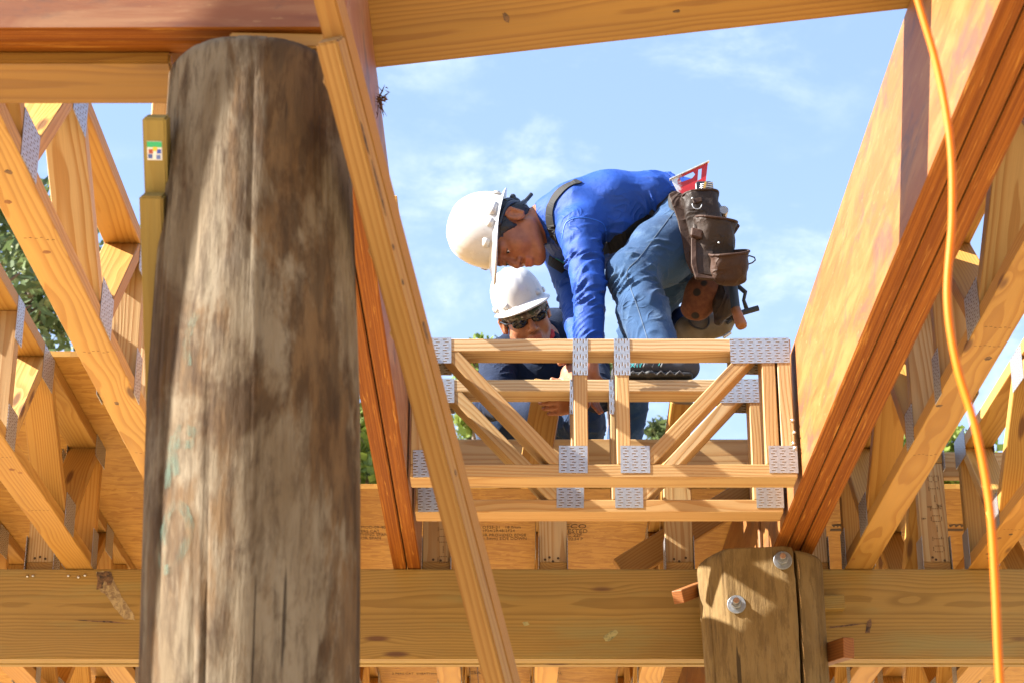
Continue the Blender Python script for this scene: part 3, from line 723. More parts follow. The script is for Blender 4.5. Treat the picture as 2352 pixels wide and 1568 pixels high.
# unseen ring of trees, added at both sides and behind to cut low sky light
rg = random.Random(21); bm = bmesh.new()
for k in range(9000):
    az = math.radians(rg.uniform(32, 328)); r = rg.uniform(24, 34); hmax = 9.5+2.5*noise.noise((math.cos(az)*4, math.sin(az)*4, 1))+1.2*noise.noise((math.cos(az)*15, math.sin(az)*15, 5))
    p = Vector((math.sin(az)*r, math.cos(az)*r, GZ+rg.uniform(.2, hmax))); L = rg.uniform(.5, 1.1)
    nn = Vector((rg.gauss(0, 1), rg.gauss(0, 1), rg.gauss(0, .8))).normalized(); t = nn.orthogonal().normalized(); s_ = nn.cross(t)
    bm.faces.new([bm.verts.new(q) for q in (p-t*L*.5, p+s_*L*.3, p+t*L*.5, p-s_*L*.3)])
tag(link('wood_line', bm_mesh(bm, 'wood_line'), M['leaf_pine']), 'unseen ring of trees added round the building site to dim sky light', 'trees', None, 'stuff')

# ------------------------------------------------------------------ light, sky, camera
SUN = Vector((-1, -.18, .72)).normalized()
sd = bpy.data.lights.new('sun', 'SUN'); sd.energy = 5.0; sd.angle = math.radians(.53); sd.color = (1, .945, .86)
so = bpy.data.objects.new('sun', sd); COL.objects.link(so); so.rotation_euler = SUN.to_track_quat('Z', 'Y').to_euler(); so.location = SUN*20
w = bpy.data.worlds.new('World'); SC.world = w; w.use_nodes = True
t = NT(w.node_tree); bg = w.node_tree.nodes['Background']
sky = t.n('ShaderNodeTexSky', sky_type='NISHITA'); sky.sun_disc = False
sky.sun_elevation = math.asin(SUN.z); sky.sun_rotation = math.atan2(SUN.x, SUN.y); sky.air_density = 1.0; sky.dust_density = 1.4; sky.ozone_density = 3.0
dv = t.v('NORMALIZE', t.n('ShaderNodeTexCoord').outputs['Generated'])
x, y, z = t.sep(dv)
q = t.comb(t.m('DIVIDE', x, t.m('ADD', t.m('ABSOLUTE', z), .18)), t.m('DIVIDE', y, t.m('ADD', t.m('ABSOLUTE', z), .18)), 0.)
c_a = t.noise(t.v('ADD', q, (3.3, 1.7, 0.)), 7.5, 9., .62, .25); c_b = t.noise(t.v('ADD', q, (5.1, 2.2, 4.)), 2.6, 3., .5)
cm = t.m('MULTIPLY', t.mr(c_a, .45, .74), t.mr(c_b, .36, .58))
cm = t.m('ADD', t.m('MULTIPLY', cm, .58), t.m('MULTIPLY_ADD', t.mr(z, .50, .22), .15, .0), None, True)
t.put(bg.inputs['Color'], t.mix(cm, t.mix(.42, sky.outputs[0], (2.0, 2.72, 4.5)), (4.6, 4.9, 5.2)))
bg.inputs['Strength'].default_value = .0725
cd = bpy.data.cameras.new('camera'); cam = bpy.data.objects.new('camera', cd); COL.objects.link(cam); SC.camera = cam
cam.rotation_euler = (math.pi/2+TH, 0, 0); cd.sensor_width = 36; cd.lens = FPX/2352*36; cd.clip_start = .05; cd.clip_end = 2000
cd.dof.use_dof = True; cd.dof.focus_distance = 6.15; cd.dof.aperture_fstop = 10.5; cd.dof.aperture_blades = 0
vs = SC.view_settings; vs.view_transform = 'Standard'; vs.look = 'None'; vs.exposure = 2.25; vs.gamma = 1
# ------------------------------------------------------------------ implicit bodies: smooth unions of tapered limbs, meshed by surface nets
def npv(a): return np.array([a[0], a[1], a[2]], dtype=np.float64)
class Field:
    def __init__(s): s.prims = []
    def add(s, fn, lo, hi, k=.012, op='u'): s.prims.append((fn, np.array(lo, float), np.array(hi, float), k, op)); return s
    def limb(s, a, b, ra, rb, k=.012, op='u'):
        a, b = npv(a), npv(b); ba = b-a; L2 = max(float(ba@ba), 1e-12)
        def fn(Q):
            d = Q-a; t = np.clip((d@ba)/L2, 0, 1)
            return np.linalg.norm(d-t[..., None]*ba, axis=-1)-(ra+(rb-ra)*t)
        r = max(ra, rb); s.add(fn, np.minimum(a, b)-r, np.maximum(a, b)+r, k, op); return s
    def chain(s, pts, rad, k=.012):
        for i in range(len(pts)-1): s.limb(pts[i], pts[i+1], rad[i], rad[i+1], k)
        return s
    def ell(s, c, r, R=None, k=.012, op='u'):
        """ellipsoid, R = 3x3 rows of local axes in world"""
        c, r = npv(c), npv(r); Rm = np.eye(3) if R is None else np.array([[*x] for x in R], float)
        def fn(Q):
            q = (Q-c)@Rm.T; k0 = np.linalg.norm(q/r, axis=-1); k1 = np.linalg.norm(q/(r*r), axis=-1)
            return k0*(k0-1)/np.maximum(k1, 1e-9)
        ext = np.abs(Rm.T)@r
        s.add(fn, c-ext, c+ext, k, op); return s
    def econe(s, a, b, sa, sb, n, k=.015):
        """tapered limb with an elliptical section: sa, sb = (half width along n, half depth)"""
        a, b, n = npv(a), npv(b), npv(n); ba = b-a; L2 = float(ba@ba); n = n-ba*(n@ba)/L2; n /= np.linalg.norm(n)
        sa, sb = np.array(sa, float), np.array(sb, float)
        def fn(Q):
            d = Q-a; t = np.clip((d@ba)/L2, 0, 1); q = d-t[..., None]*ba
            qn = q@n; qo = np.sqrt(np.maximum((q*q).sum(-1)-qn*qn, 0)); r = sa+(sb-sa)*t[..., None]
            kk = np.sqrt((qn/r[..., 0])**2+(qo/r[..., 1])**2)
            return (kk-1)*np.minimum(r[..., 0], r[..., 1])
        r = max(sa.max(), sb.max()); s.add(fn, np.minimum(a, b)-r, np.maximum(a, b)+r, k); return s
    def mesh(s, name, h, extra=None):
        lo = np.min([p[1] for p in s.prims if p[4] == 'u'], axis=0)-4*h-.01; hi = np.max([p[2] for p in s.prims if p[4] == 'u'], axis=0)+4*h+.01
        n = np.ceil((hi-lo)/h).astype(int)+1
        ax = [lo[i]+h*np.arange(n[i]) for i in range(3)]
        D = np.full(n, .2, dtype=np.float32)
        for fn, a, b, k, op in s.prims:
            m = k+4*h+.01
            i0 = np.clip(np.floor((a-m-lo)/h).astype(int), 0, n-1); i1 = np.clip(np.ceil((b+m-lo)/h).astype(int)+1, 1, n)
            if np.any(i1 <= i0): continue
            g = np.stack(np.meshgrid(*[ax[i][i0[i]:i1[i]] for i in range(3)], indexing='ij'), -1)
            d = fn(g); sl = tuple(slice(i0[i], i1[i]) for i in range(3)); o = D[sl].astype(np.float64)
            if op == 'u':
                e = np.clip(.5+.5*(o-d)/k, 0, 1); r = o*(1-e)+d*e-k*e*(1-e)
            else:
                e = np.clip(.5-.5*(o+d)/k, 0, 1); r = o*(1-e)-d*e+k*e*(1-e)
            D[sl] = r
        return nets(D, lo, h, name)
def nets(D, lo, h, name):
    S = D < 0; n = np.array(D.shape)
    cs = np.zeros(n-1, dtype=np.int8)
    for dx in (0, 1):
        for dy in (0, 1):
            for dz in (0, 1): cs += S[dx:n[0]-1+dx, dy:n[1]-1+dy, dz:n[2]-1+dz]
    act = (cs > 0) & (cs < 8); idx = np.argwhere(act)
    ids = np.full(n-1, -1, dtype=np.int32); ids[act] = np.arange(len(idx))
    offs = np.array([(a, b, c) for a in (0, 1) for b in (0, 1) for c in (0, 1)])
    V = np.stack([D[idx[:, 0]+o[0], idx[:, 1]+o[1], idx[:, 2]+o[2]] for o in offs], 1).astype(np.float64)
    acc = np.zeros((len(idx), 3)); cnt = np.zeros(len(idx))
    for i in range(8):
        for j in range(i+1, 8):
            if np.abs(offs[i]-offs[j]).sum() != 1: continue
            a, b = V[:, i], V[:, j]; c = (a < 0) != (b < 0)
            t = np.where(c, a/np.where(a-b == 0, 1, a-b), 0)
            acc += np.where(c[:, None], offs[i]+(offs[j]-offs[i])*t[:, None], 0); cnt += c
    P3 = lo+h*(idx+acc/cnt[:, None])
    quads = []
    for ax_ in range(3):
        sl0 = [slice(1, n[i]-1) for i in range(3)]; sl1 = list(sl0); sl0[ax_] = slice(0, n[ax_]-1); sl1[ax_] = slice(1, n[ax_])
        a, b = S[tuple(sl0)], S[tuple(sl1)]
        e = np.argwhere(a != b); base = e.copy()
        for i in range(3):
            if i != ax_: base[:, i] += 1
        flip = a[tuple(e.T)]
        u, v = [(1, 2), (2, 0), (0, 1)][ax_]
        def cell(du, dv):
            q = base.copy(); q[:, u] -= du; q[:, v] -= dv; return ids[tuple(q.T)]
        Q = np.stack([cell(1, 1), cell(0, 1), cell(0, 0), cell(1, 0)], 1)
        Q[~flip] = Q[~flip][:, ::-1]; quads.append(Q)
    Q = np.concatenate(quads); Q = Q[(Q >= 0).all(1)]
    me = bpy.data.meshes.new(name)
    me.vertices.add(len(P3)); me.vertices.foreach_set('co', P3.astype(np.float32).ravel())
    me.loops.add(Q.size); me.loops.foreach_set('vertex_index', Q.ravel().astype(np.int32))
    me.polygons.add(len(Q)); me.polygons.foreach_set('loop_start', np.arange(0, Q.size, 4, dtype=np.int32))
    me.update(calc_edges=True); me.validate(); me.shade_smooth()
    return me
def coords(me):
    a = np.empty(len(me.vertices)*3, np.float32); me.vertices.foreach_get('co', a); return a.reshape(-1, 3).astype(np.float64)
def normals(me):
    a = np.empty(len(me.vertices)*3, np.float32); me.vertices.foreach_get('normal', a); return a.reshape(-1, 3).astype(np.float64)
def displace(me, amt):
    c, n = coords(me), normals(me); c = c+n*amt[:, None]
    me.vertices.foreach_set('co', c.astype(np.float32).ravel()); me.update()
def vnoise(c, s, seed=0.):
    return np.array([noise.noise((p[0]*s[0]+seed, p[1]*s[1], p[2]*s[2])) for p in c])
def folds(me, limbs, base=.002):
    """soft cloth creases: rings about the bends of each limb (a, b, radius, pitch, amplitude, where, spread)"""
    c = coords(me); d = np.zeros(len(c)); wob = vnoise(c, (9, 9, 9)); wob2 = vnoise(c, (17, 17, 17), 5.); gate = vnoise(c, (14, 14, 26), 9.)
    for a, b, R, pitch, amp, t0, sp in limbs:
        a, b = npv(a), npv(b); ba = b-a; L = np.linalg.norm(ba); u = ba/L; q = c-a; t = q@u; r = np.linalg.norm(q-t[:, None]*u, axis=1)
        side = (q@np.cross(u, [0, 1, 0]))
        w = np.exp(-((t/L-t0)/sp)**2)*np.clip(1.4-r/R, 0, 1)
        ph = 2*math.pi*(t/pitch*.8+1.7*wob+side/pitch*.75)
        s = (2.4*(1-np.abs(np.sin(ph/2)))**1.6-.75)*np.clip(.35+1.7*gate, 0, 1.3)
        d += amp*w*s
    d += base*(wob2+.6*wob)
    displace(me, d)
def ray_patch(me):
    from mathutils.bvhtree import BVHTree
    return BVHTree.FromPolygons([v.co.copy() for v in me.vertices], [tuple(p.vertices) for p in me.polygons])
def strap(tree, uv, w, off, name, mats, parent, th=.002, n=7):
    """flat band laid over a body along the seen line uv = (u, v)"""
    pts = []
    for q in spline([Vector((a, b, 0)) for a, b in uv], n):
        d = P(q.x, q.y, 5.).normalized(); hit = tree.ray_cast(Vector((0, 0, 0)), d)
        if hit[0] is not None: pts.append((hit[0]+hit[1]*off, hit[1]))
    if len(pts) < 3: return None
    Y = [p[0].y for p in pts]
    bm = bmesh.new(); rows = []
    for i, (p, nn) in enumerate(pts):
        d = (pts[min(i+1, len(pts)-1)][0]-pts[max(i-1, 0)][0]).normalized(); s = nn.cross(d).normalized()
        rows.append([bm.verts.new(p+s*w*k+nn*th*.5*f) for k, f in ((-.5, -1), (-.5, 1), (.5, 1), (.5, -1))])
    for i in range(len(rows)-1):
        for k in range(4): bm.faces.new((rows[i][k], rows[i][(k+1) % 4], rows[i+1][(k+1) % 4], rows[i+1][k]))
    bm.faces.new(rows[0]); bm.faces.new(rows[-1][::-1]); bmesh.ops.recalc_face_normals(bm, faces=bm.faces)
    return link(name, bm_mesh(bm, name, False), mats, parent)

# ------------------------------------------------------------------ heads, hands, hats
class Head:
    """local axes: f forward, l left, c crown; o = point between the ears at eye height"""
    def __init__(s, o, f, c, k=1.):
        s.k = k; s.o = Vector(o); s.f = Vector(f).normalized(); c = Vector(c); s.c = (c-s.f*c.dot(s.f)).normalized(); s.l = s.c.cross(s.f)
        s.R = (s.f, s.l, s.c)
    def __call__(s, f, l, c): return s.o+(s.f*f+s.l*l+s.c*c)*s.k
    def matrix(s): return Matrix(((s.f.x, s.l.x, s.c.x, s.o.x), (s.f.y, s.l.y, s.c.y, s.o.y), (s.f.z, s.l.z, s.c.z, s.o.z), (0, 0, 0, 1))) @ Matrix.Scale(s.k, 4)
class Scaled:
    """the same field with every radius multiplied by k"""
    def __init__(s, F, k): s.F, s.k = F, k
    def limb(s, a, b, ra, rb, *q): s.F.limb(a, b, ra*s.k, rb*s.k, *q)
    def ell(s, c, r, *q): s.F.ell(c, [x*s.k for x in r], *q)
def add_head(F, h, neck_base, rn=.058):
    R = h.R; F = Scaled(F, h.k)
    F.limb(h(-.025, 0, -.05), neck_base, rn*.95, rn*1.08, .03)
    F.ell(h(-.012, 0, .03), (.097, .077, .088), R, .02)
    F.ell(h(.030, 0, -.03), (.062, .064, .078), R, .025)
    for s in (1, -1):
        F.limb(h(-.005, s*.047, -.062), h(.062, s*.022, -.098), .026, .020, .022)
        F.ell(h(.058, s*.038, -.034), (.026, .024, .030), R, .02)
    F.ell(h(.074, 0, -.100), (.022, .024, .020), R, .018)
    F.limb(h(.076, -.036, .016), h(.076, .036, .016), .014, .014, .016)
    F.ell(h(.076, 0, -.068), (.020, .027, .030), R, .015)
    F.limb(h(.086, 0, .004), h(.108, 0, -.034), .0085, .0115, .010)
    F.ell(h(.106, 0, -.039), (.012, .012, .0095), R, .006)
    for s in (1, -1): F.ell(h(.096, s*.0135, -.042), (.011, .0075, .0085), R, .005)
    for s in (1, -1):
        F.ell(h(.094, s*.030, -.003), (.014, .019, .0115), R, .012, 's')
        F.ell(h(.0765, s*.0305, .0005), (.0135, .0155, .0105), R, .004); F.ell(h(.0745, s*.0305, -.010), (.0125, .0145, .0075), R, .004)
    F.limb(h(.0935, -.017, -.0655), h(.0935, .017, -.0655), .0065, .0065, .006); F.limb(h(.0975, -.006, -.064), h(.0975, .006, -.064), .006, .006, .005)
    F.limb(h(.0925, -.014, -.0775), h(.0925, .014, -.0775), .0075, .0075, .006)
    F.limb(h(.104, -.022, -.0712), h(.104, .022, -.0712), .0028, .0028, .004, 's')
    for s in (1, -1): F.ell(h(.104, s*.0065, -.0485), (.0055, .0036, .003), R, .003, 's')
    for s in (1, -1):
        F.ell(h(-.020, s*.077, -.018), (.020, .009, .030), R, .006)
        F.limb(h(-.036, s*.086, -.002), h(-.016, s*.084, .012), .006, .006, .004); F.limb(h(-.036, s*.086, -.002), h(-.028, s*.084, -.040), .006, .0055, .004)
        F.ell(h(-.018, s*.087, -.014), (.009, .007, .016), R, .005, 's')
def head_tint(me, h, beard=.0):
    """skin pigments only: lips, brows, stubble"""
    c = coords(me); o = npv(h.o); L = np.stack([(c-o)@npv(h.f), (c-o)@npv(h.l), (c-o)@npv(h.c)], 1)/h.k; f, l, z = L.T
    def g(cx, cl, cz, sx, sl, sz): return np.exp(-(((f-cx)/sx)**2+((l-cl)/sl)**2+((z-cz)/sz)**2))
    lips = np.clip(g(.097, 0, -.066, .03, .022, .0052)+g(.097, 0, -.0775, .03, .019, .0055), 0, 1)
    brow = np.zeros(len(c))
    for s in (1, -1): brow += g(.088, s*.031, .0185-.0, .03, .020, .0042)
    st = g(.09, 0, -.0555, .03, .026, .007)+g(.085, 0, -.098, .03, .022, .016)
    st = np.clip(st*beard, 0, 1)*(.6+.5*vnoise(c, (260, 260, 260)))
    a = me.color_attributes.new('pigment', 'FLOAT_COLOR', 'POINT')
    out = np.ones((len(c), 4), np.float32); out[:, 0] = lips; out[:, 1] = np.clip(brow, 0, 1); out[:, 2] = np.clip(st, 0, 1)
    a.data.foreach_set('color', out.ravel())
def skin_mat(name, base, deep):
    m, t, b = new_mat(name)
    at = t.n('ShaderNodeAttribute'); at.attribute_name = 'pigment'; r, g, bl = t.n('ShaderNodeSeparateColor'), None, None
    t.put(r.inputs[0], at.outputs['Color']); p = t.obj()
    n = t.noise(p, 38., 4., .6); n2 = t.noise(p, 420., 2.)
    col = t.mix(t.mr(n, .35, .7), base, deep)
    col = t.mix(t.m('MULTIPLY', t.mr(n2, .62, .75), .25), col, tuple(q*.5 for q in deep))
    col = t.mix(t.m('MULTIPLY', r.outputs[0], .8), col, (.36, .10, .075))
    col = t.mix(t.m('MULTIPLY', r.outputs[1], .9), col, (.018, .012, .009)); col = t.mix(t.m('MULTIPLY', r.outputs[2], .75), col, (.035, .022, .016))
    setb(t, b, col=col, rough=.47, spec=.4, sss=.10, normal=t.bump(n2, .25, .0008)); b.inputs['Subsurface Radius'].default_value = (.012, .005, .003); return m
M['skin_a'] = skin_mat('tan_skin', (.30, .112, .049), (.24, .082, .033)); M['skin_b'] = skin_mat('lighter_tan_skin', (.31, .13, .064), (.26, .095, .043))
def add_hand(F, w, d, nrm, thumb, curl=(.5, .6, .4), s=1., spread=.06, lens=(.072, .080, .075, .060)):
    """w wrist, d pointing direction, nrm = palm normal (fingers curl towards it), thumb = +1/-1 side"""
    w, d, nrm = Vector(w), Vector(d).normalized(), Vector(nrm); nrm = (nrm-d*nrm.dot(d)).normalized(); x = d.cross(nrm)*thumb
    q = lambda a, b, c: w+(d*a+x*b+nrm*c)*s
    for b in (-.026, -.009, .009, .026): F.limb(q(.012, b*.75, 0), q(.085, b, 0), .014*s, .0115*s, .012)
    for i, b in enumerate((.028, .0095, -.0095, -.027)):
        p = q(.088-.004*abs(i-1), b, 0); dd = (d+x*spread*(1.2-i*.8)).normalized(); L = lens[i]*s; r = (.0092, .0095, .0090, .0080)[i]*s
        for k, (fr, rr) in enumerate(((.46, .95), (.30, .88), (.24, .78))):
            dd = Quaternion(d.cross(nrm), curl[k]*(1+.06*i)) @ dd
            e = p+dd*L*fr*1.15; F.limb(p, e, r*rr, r*rr*.93, .004); p = e
    p = q(.022, .026, .006); dd = (d*.62+x*.72+nrm*.32).normalized()
    for k, (L, r) in enumerate(((.042, .0125), (.030, .0105), (.024, .0092))):
        e = p+dd*L*s; F.limb(p, e, r*s, r*.94*s, .006); p = e; dd = (dd*.9+d*.35+nrm*.2).normalized()
def hard_hat(h, parent, mat, dark, panel=False):
    """shell with brim and peak, moulded ridges and lugs; local axes of the head"""
    hat = None; nA, bm = 96, bmesh.new(); rows = []
    prof = [(i/26., 0) for i in range(1, 27)]
    def rad(a, t):
        ca, sa = math.cos(a), math.sin(a); e = 2.3
        rf, rl = (.124 if ca > 0 else .128), .105
        r0 = (abs(ca/rf)**e+abs(sa/rl)**e)**(-1/e)
        k = math.sin(min(t, 1)*math.pi/2)**.86
        rr = r0*k; z = .026+.150*(max(0, math.cos(t*math.pi/2)))**.80
        # three moulded ribs from front to back
        y = rr*sa
        z += .0045*math.exp(-(y/.012)**4)*(1-t**6)*1.0+.003*(math.exp(-((abs(y)-.034)/.0045)**2))*(1-t**5)
        return rr, z
    top = bm.verts.new((0, 0, .026+.150+.0045))
    for t, _ in prof:
        row = []
        for k in range(nA):
            a = 2*math.pi*k/nA; r, z = rad(a, t); row.append(bm.verts.new((r*math.cos(a)-.004, r*math.sin(a), z)))
        rows.append(row)
    for ext, dz in ((.004, -.003), (.55, -.010), (1., -.016), (1.05, -.019), (1.0, -.021), (.5, -.016), (.0, -.008)):
        row = []
        for k in range(nA):
            a = 2*math.pi*k/nA; r, _ = rad(a, 1.); ca = math.cos(a)
            pk = max(0, ca)**2.2
            b = (.010+.042*pk+.010*max(0, -ca)**2)*ext; z = .026+dz*(.55+1.15*pk)
            row.append(bm.verts.new(((r+b)*ca-.004, (r+b)*math.sin(a), z)))
        rows.append(row)
    for k in range(nA): bm.faces.new((top, rows[0][k], rows[0][(k+1) % nA]))
    for i in range(len(rows)-1):
        for k in range(nA): bm.faces.new((rows[i][k], rows[i+1][k], rows[i+1][(k+1) % nA], rows[i][(k+1) % nA]))
    bmesh.ops.recalc_face_normals(bm, faces=bm.faces)
    hat = link('hard_hat', bm_mesh(bm, 'hard_hat', True), mat, parent, h.matrix())
    # lugs round the rim
    for a in (.62, 1.18, 1.70, 2.45):
        for s in (1, -1):
            r, _ = rad(a, .985); bm = bmesh.new(); bmesh.ops.create_cube(bm, size=1)
            bmesh.ops.scale(bm, vec=(.010, .030 if a != 1.70 else .052, .024), verts=bm.verts); bmesh.ops.bevel(bm, geom=list(bm.edges), offset=.003, segments=2, affect='EDGES')
            mx = Matrix.Translation((r*math.cos(a)-.005, s*r*math.sin(a), .040)) @ Matrix.Rotation(s*(a if a < 1.57 else a), 4, 'Z') @ Matrix.Rotation(-.10, 4, 'Y')
            link('lug', bm_mesh(bm, 'lug', True), mat, hat, mx)
    # inner head band
    ring = [(.100*math.cos(a)*(1.0)-.006, .083*math.sin(a), .014-.010*math.cos(a)) for a in [2*math.pi*k/48 for k in range(48)]]
    bm = bmesh.new(); R1 = [[bm.verts.new(((p[0]*f), p[1]*f, p[2]+z)) for p in ring] for f, z in ((1.0, -.016), (1.0, .016), (.96, .016), (.96, -.016))]
    for k in range(48):
        for j in range(4): bm.faces.new((R1[j][k], R1[j][(k+1) % 48], R1[(j+1) % 4][(k+1) % 48], R1[(j+1) % 4][k]))
    bmesh.ops.recalc_face_normals(bm, faces=bm.faces)
    link('head_band', bm_mesh(bm, 'head_band', True), dark, hat)
    return hat
def hat_mat(name, tint):
    m, t, b = new_mat(name); p = t.obj()
    n = t.noise(p, 55., 5., .7); n2 = t.noise(p, 14., 4., .6)
    col = t.mix(t.m('MULTIPLY', t.mr(n, .62, .72), .35), tint, (.30, .26, .20)); col = t.mix(t.m('MULTIPLY', t.mr(n2, .56, .75), .18), col, (.42, .37, .30))
    setb(t, b, col=col, rough=t.m('MULTIPLY_ADD', n2, .2, .18), spec=.5, coat=.25, normal=t.bump(n2, .05, .002)); return m
M['hat'] = hat_mat('white_hat_plastic', (.45, .45, .45)); M['black_plastic'] = plain('black_plastic', (0.0132, 0.0144, 0.0168), .4, .2, 60.)
M['rubber'] = plain('dark_rubber', (0.0180, 0.0180, 0.0192), .7, .25, 80., .3)
def cloth(name, c1, c2, scale=900., fold=.5, rough=.85, sheen=.15, wear=None):
    m, t, b = new_mat(name); p = t.obj()
    w = t.noise(p, scale, 1.); f = t.noise(p, 16., 3., .5, .2); big = t.noise(p, 6., 3.)
    col = t.mix(t.mr(big, .35, .68), c1, c2)
    if wear: col = t.mix(t.m('MULTIPLY', t.mr(t.noise(p, 11., 5., .7), .50, .72), .55), col, wear)
    cr = t.noise(p, 13., 2., .5, .9); cr = t.m('SUBTRACT', 1., t.m('MULTIPLY', t.m('ABSOLUTE', t.m('SUBTRACT', cr, .5)), 9.), None, True); cr = t.m('MULTIPLY', t.m('MULTIPLY', cr, cr), t.mr(t.noise(p, 7., 2.), .42, .62))
    f = t.m('ADD', f, t.m('MULTIPLY', cr, .55))
    k = t.m('MULTIPLY_ADD', w, .5, .75); col = t.mix(1., col, t.comb(k, k, k), 'MULTIPLY')
    setb(t, b, col=col, rough=rough, sheen=sheen, spec=.25, normal=t.bump(t.m('ADD', t.m('MULTIPLY', f, fold*4.), t.m('MULTIPLY', w, .25)), .55, .004)); return m
M['blue_shirt'] = cloth('royal_blue_knit', (.006, .042, .235), (.010, .054, .29), 1100., .6, .62, .0)
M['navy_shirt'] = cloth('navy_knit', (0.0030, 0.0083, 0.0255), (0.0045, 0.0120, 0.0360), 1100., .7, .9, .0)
M['denim'] = cloth('worn_blue_denim', (.014, .041, .100), (.024, .064, .145), 1300., .55, .9, .05, (.085, .145, .235))
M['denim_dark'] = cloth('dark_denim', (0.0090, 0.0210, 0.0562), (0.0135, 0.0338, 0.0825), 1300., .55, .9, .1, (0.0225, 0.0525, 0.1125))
M['stitch'] = plain('denim_stitching', (0.0525, 0.0863, 0.1425), .9); M['webbing'] = plain('black_webbing', (.0035, .0035, .004), .8, .3, 300., .4)
M['hair'] = plain('black_hair', (.010, .008, .007), .55, .4, 200., .8)
M['leather'] = cloth('oiled_brown_leather', (.030, .0145, .0088), (.048, .0235, .0145), 400., .9, .65, 0., (0.0660, 0.0385, 0.0248))
M['leather_dark'] = cloth('dark_leather', (.020, .0125, .0092), (.034, .021, .0145), 400., .9, .6, 0., (0.0450, 0.0348, 0.0270))
M['suede'] = cloth('rust_suede', (0.1105, 0.0358, 0.0130), (0.1430, 0.0553, 0.0228), 700., .4, .9, .1, (0.0325, 0.0143, 0.0091))
M['red_metal'] = plain('red_painted_aluminium', (.36, .016, .016), .4, .3, 50.); M['alu'] = steel('bare_aluminium', (.70, .70, .70), .35, .7)
M['beige'] = plain('dusty_beige_casting', (.105, .086, .062), .55, .4, 40., .3); M['brass'] = steel('brass_nail_band', (.60, .35, .08), .4, .7)
M['handle_wood'] = plain('hammer_handle_wood', (0.2520, 0.0910, 0.0245), .5, .3, 60.); M['grip'] = plain('blue_black_grip', (0.0105, 0.0210, 0.0385), .6, .2, 120.)
M['red_bandana'] = plain('red_bandana', (0.3500, 0.0140, 0.0140), .85, .35, 160.); M['lens'] = plain('dark_sunglass_lens', (.012, .012, .012), .08, .1)
M['teal'] = plain('teal_trim', (0.0210, 0.3150, 0.3150), .6); M['eye_white'] = plain('eye_white', (.62, .58, .53), .2, .05); M['iris'] = plain('dark_iris', (.014, .008, .005), .15)
def camo():
    m, t, b = new_mat('woodland_camouflage'); p = t.obj(); a = t.noise(p, 34., 2.); c = t.noise(t.v('ADD', p, (3., 1., 2.)), 30., 2.)
    col = t.mix(t.m('GREATER_THAN', a, .52), (.16, .14, .11), (.075, .05, .035)); col = t.mix(t.m('GREATER_THAN', c, .56), col, (.05, .06, .035)); col = t.mix(t.m('GREATER_THAN', t.m('MULTIPLY', a, c), .33), col, (.30, .28, .25))
    setb(t, b, col=col, rough=.85); return m
M['camo'] = camo()
# ------------------------------------------------------------------ worker in the blue shirt, bent over with one foot on the header truss
WA = tag(empty('person', P(1500, 876, 5.66)), 'bent over worker in blue long sleeved shirt, jeans, tool belt and white hard hat', 'person')
WA_off = WA.matrix_basis.inverted()
def on(o, root):  # geometry was laid out in world space: hang it on the root without moving it
    o.parent = root; o.matrix_basis = root.matrix_basis.inverted() @ o.matrix_basis; return o
hA = Head(P(1166, 541, 6.03), (-.08, -.22, -.97), (-.99, -.02, .08), 1.07)
hatA_h = Head(hA.o+hA.c*.016-hA.f*.004, (-.17, -.18, -.97), (-.99, -.02, .17), 1.02)
sh_n, el_n, wr_n = P(1331, 530, 5.875), P(1353, 655, 5.80), P(1354, 800, 5.765)
sh_f, el_f, wr_f = P(1290, 575, 6.20), P(1322, 690, 6.10), P(1340, 810, 5.93)
neckA = P(1268, 506, 6.045)
pel, wst, chs, uch = P(1585, 520, 6.05), P(1490, 478, 6.05), P(1395, 492, 6.05), P(1318, 510, 6.045)
hip_n, kn_n, an_n = P(1578, 535, 5.965), P(1453, 632, 5.83), P(1514, 835, 5.70)
hip_f, kn_f, an_f = P(1578, 560, 6.13), P(1480, 700, 6.22), P(1434, 1010, 6.42)
Yx = (0, 1, 0)
B = Field()
add_head(B, hA, neckA)
B.econe(neckA, uch, (.07, .055), (.15, .085), Yx, .03).econe(uch, chs, (.15, .085), (.14, .09), Yx, .03).econe(chs, wst, (.14, .09), (.12, .075), Yx, .03).econe(wst, pel, (.12, .075), (.12, .09), Yx, .03)
B.chain([uch.lerp(sh_n, .7), sh_n, el_n, wr_n], [.05, .045, .034, .027], .02).chain([uch.lerp(sh_f, .7), sh_f, el_f, wr_f], [.05, .045, .034, .027], .02)
B.chain([pel, hip_n, kn_n, an_n], [.08, .075, .05, .035], .02).chain([pel, hip_f, kn_f, an_f], [.08, .075, .05, .035], .02)
add_hand(B, P(1354, 846, 5.775), P(1360, 962, 5.775)-P(1354, 846, 5.775), (.75, -.6, 0), -1, (.10, .25, .2), .84, .03)
B.limb(wr_n, P(1355, 850, 5.775), .030, .026, .02)
add_hand(B, wr_f+Vector((0, 0, -.015)), P(1336, 900, 5.86)-wr_f, (.2, -1, 0), 1, (.3, .4, .3), 1.02)
B.chain([an_n, P(1490, 862, 5.66), P(1425, 868, 5.655)], [.034, .03, .02], .02).chain([an_f, an_f+Vector((-.05, -.02, -.06)), an_f+Vector((-.14, -.04, -.07))], [.034, .03, .02], .02)
bodyA = B.mesh('body', .0036); head_tint(bodyA, hA, .25); on(link('body', bodyA, M['skin_a']), WA)
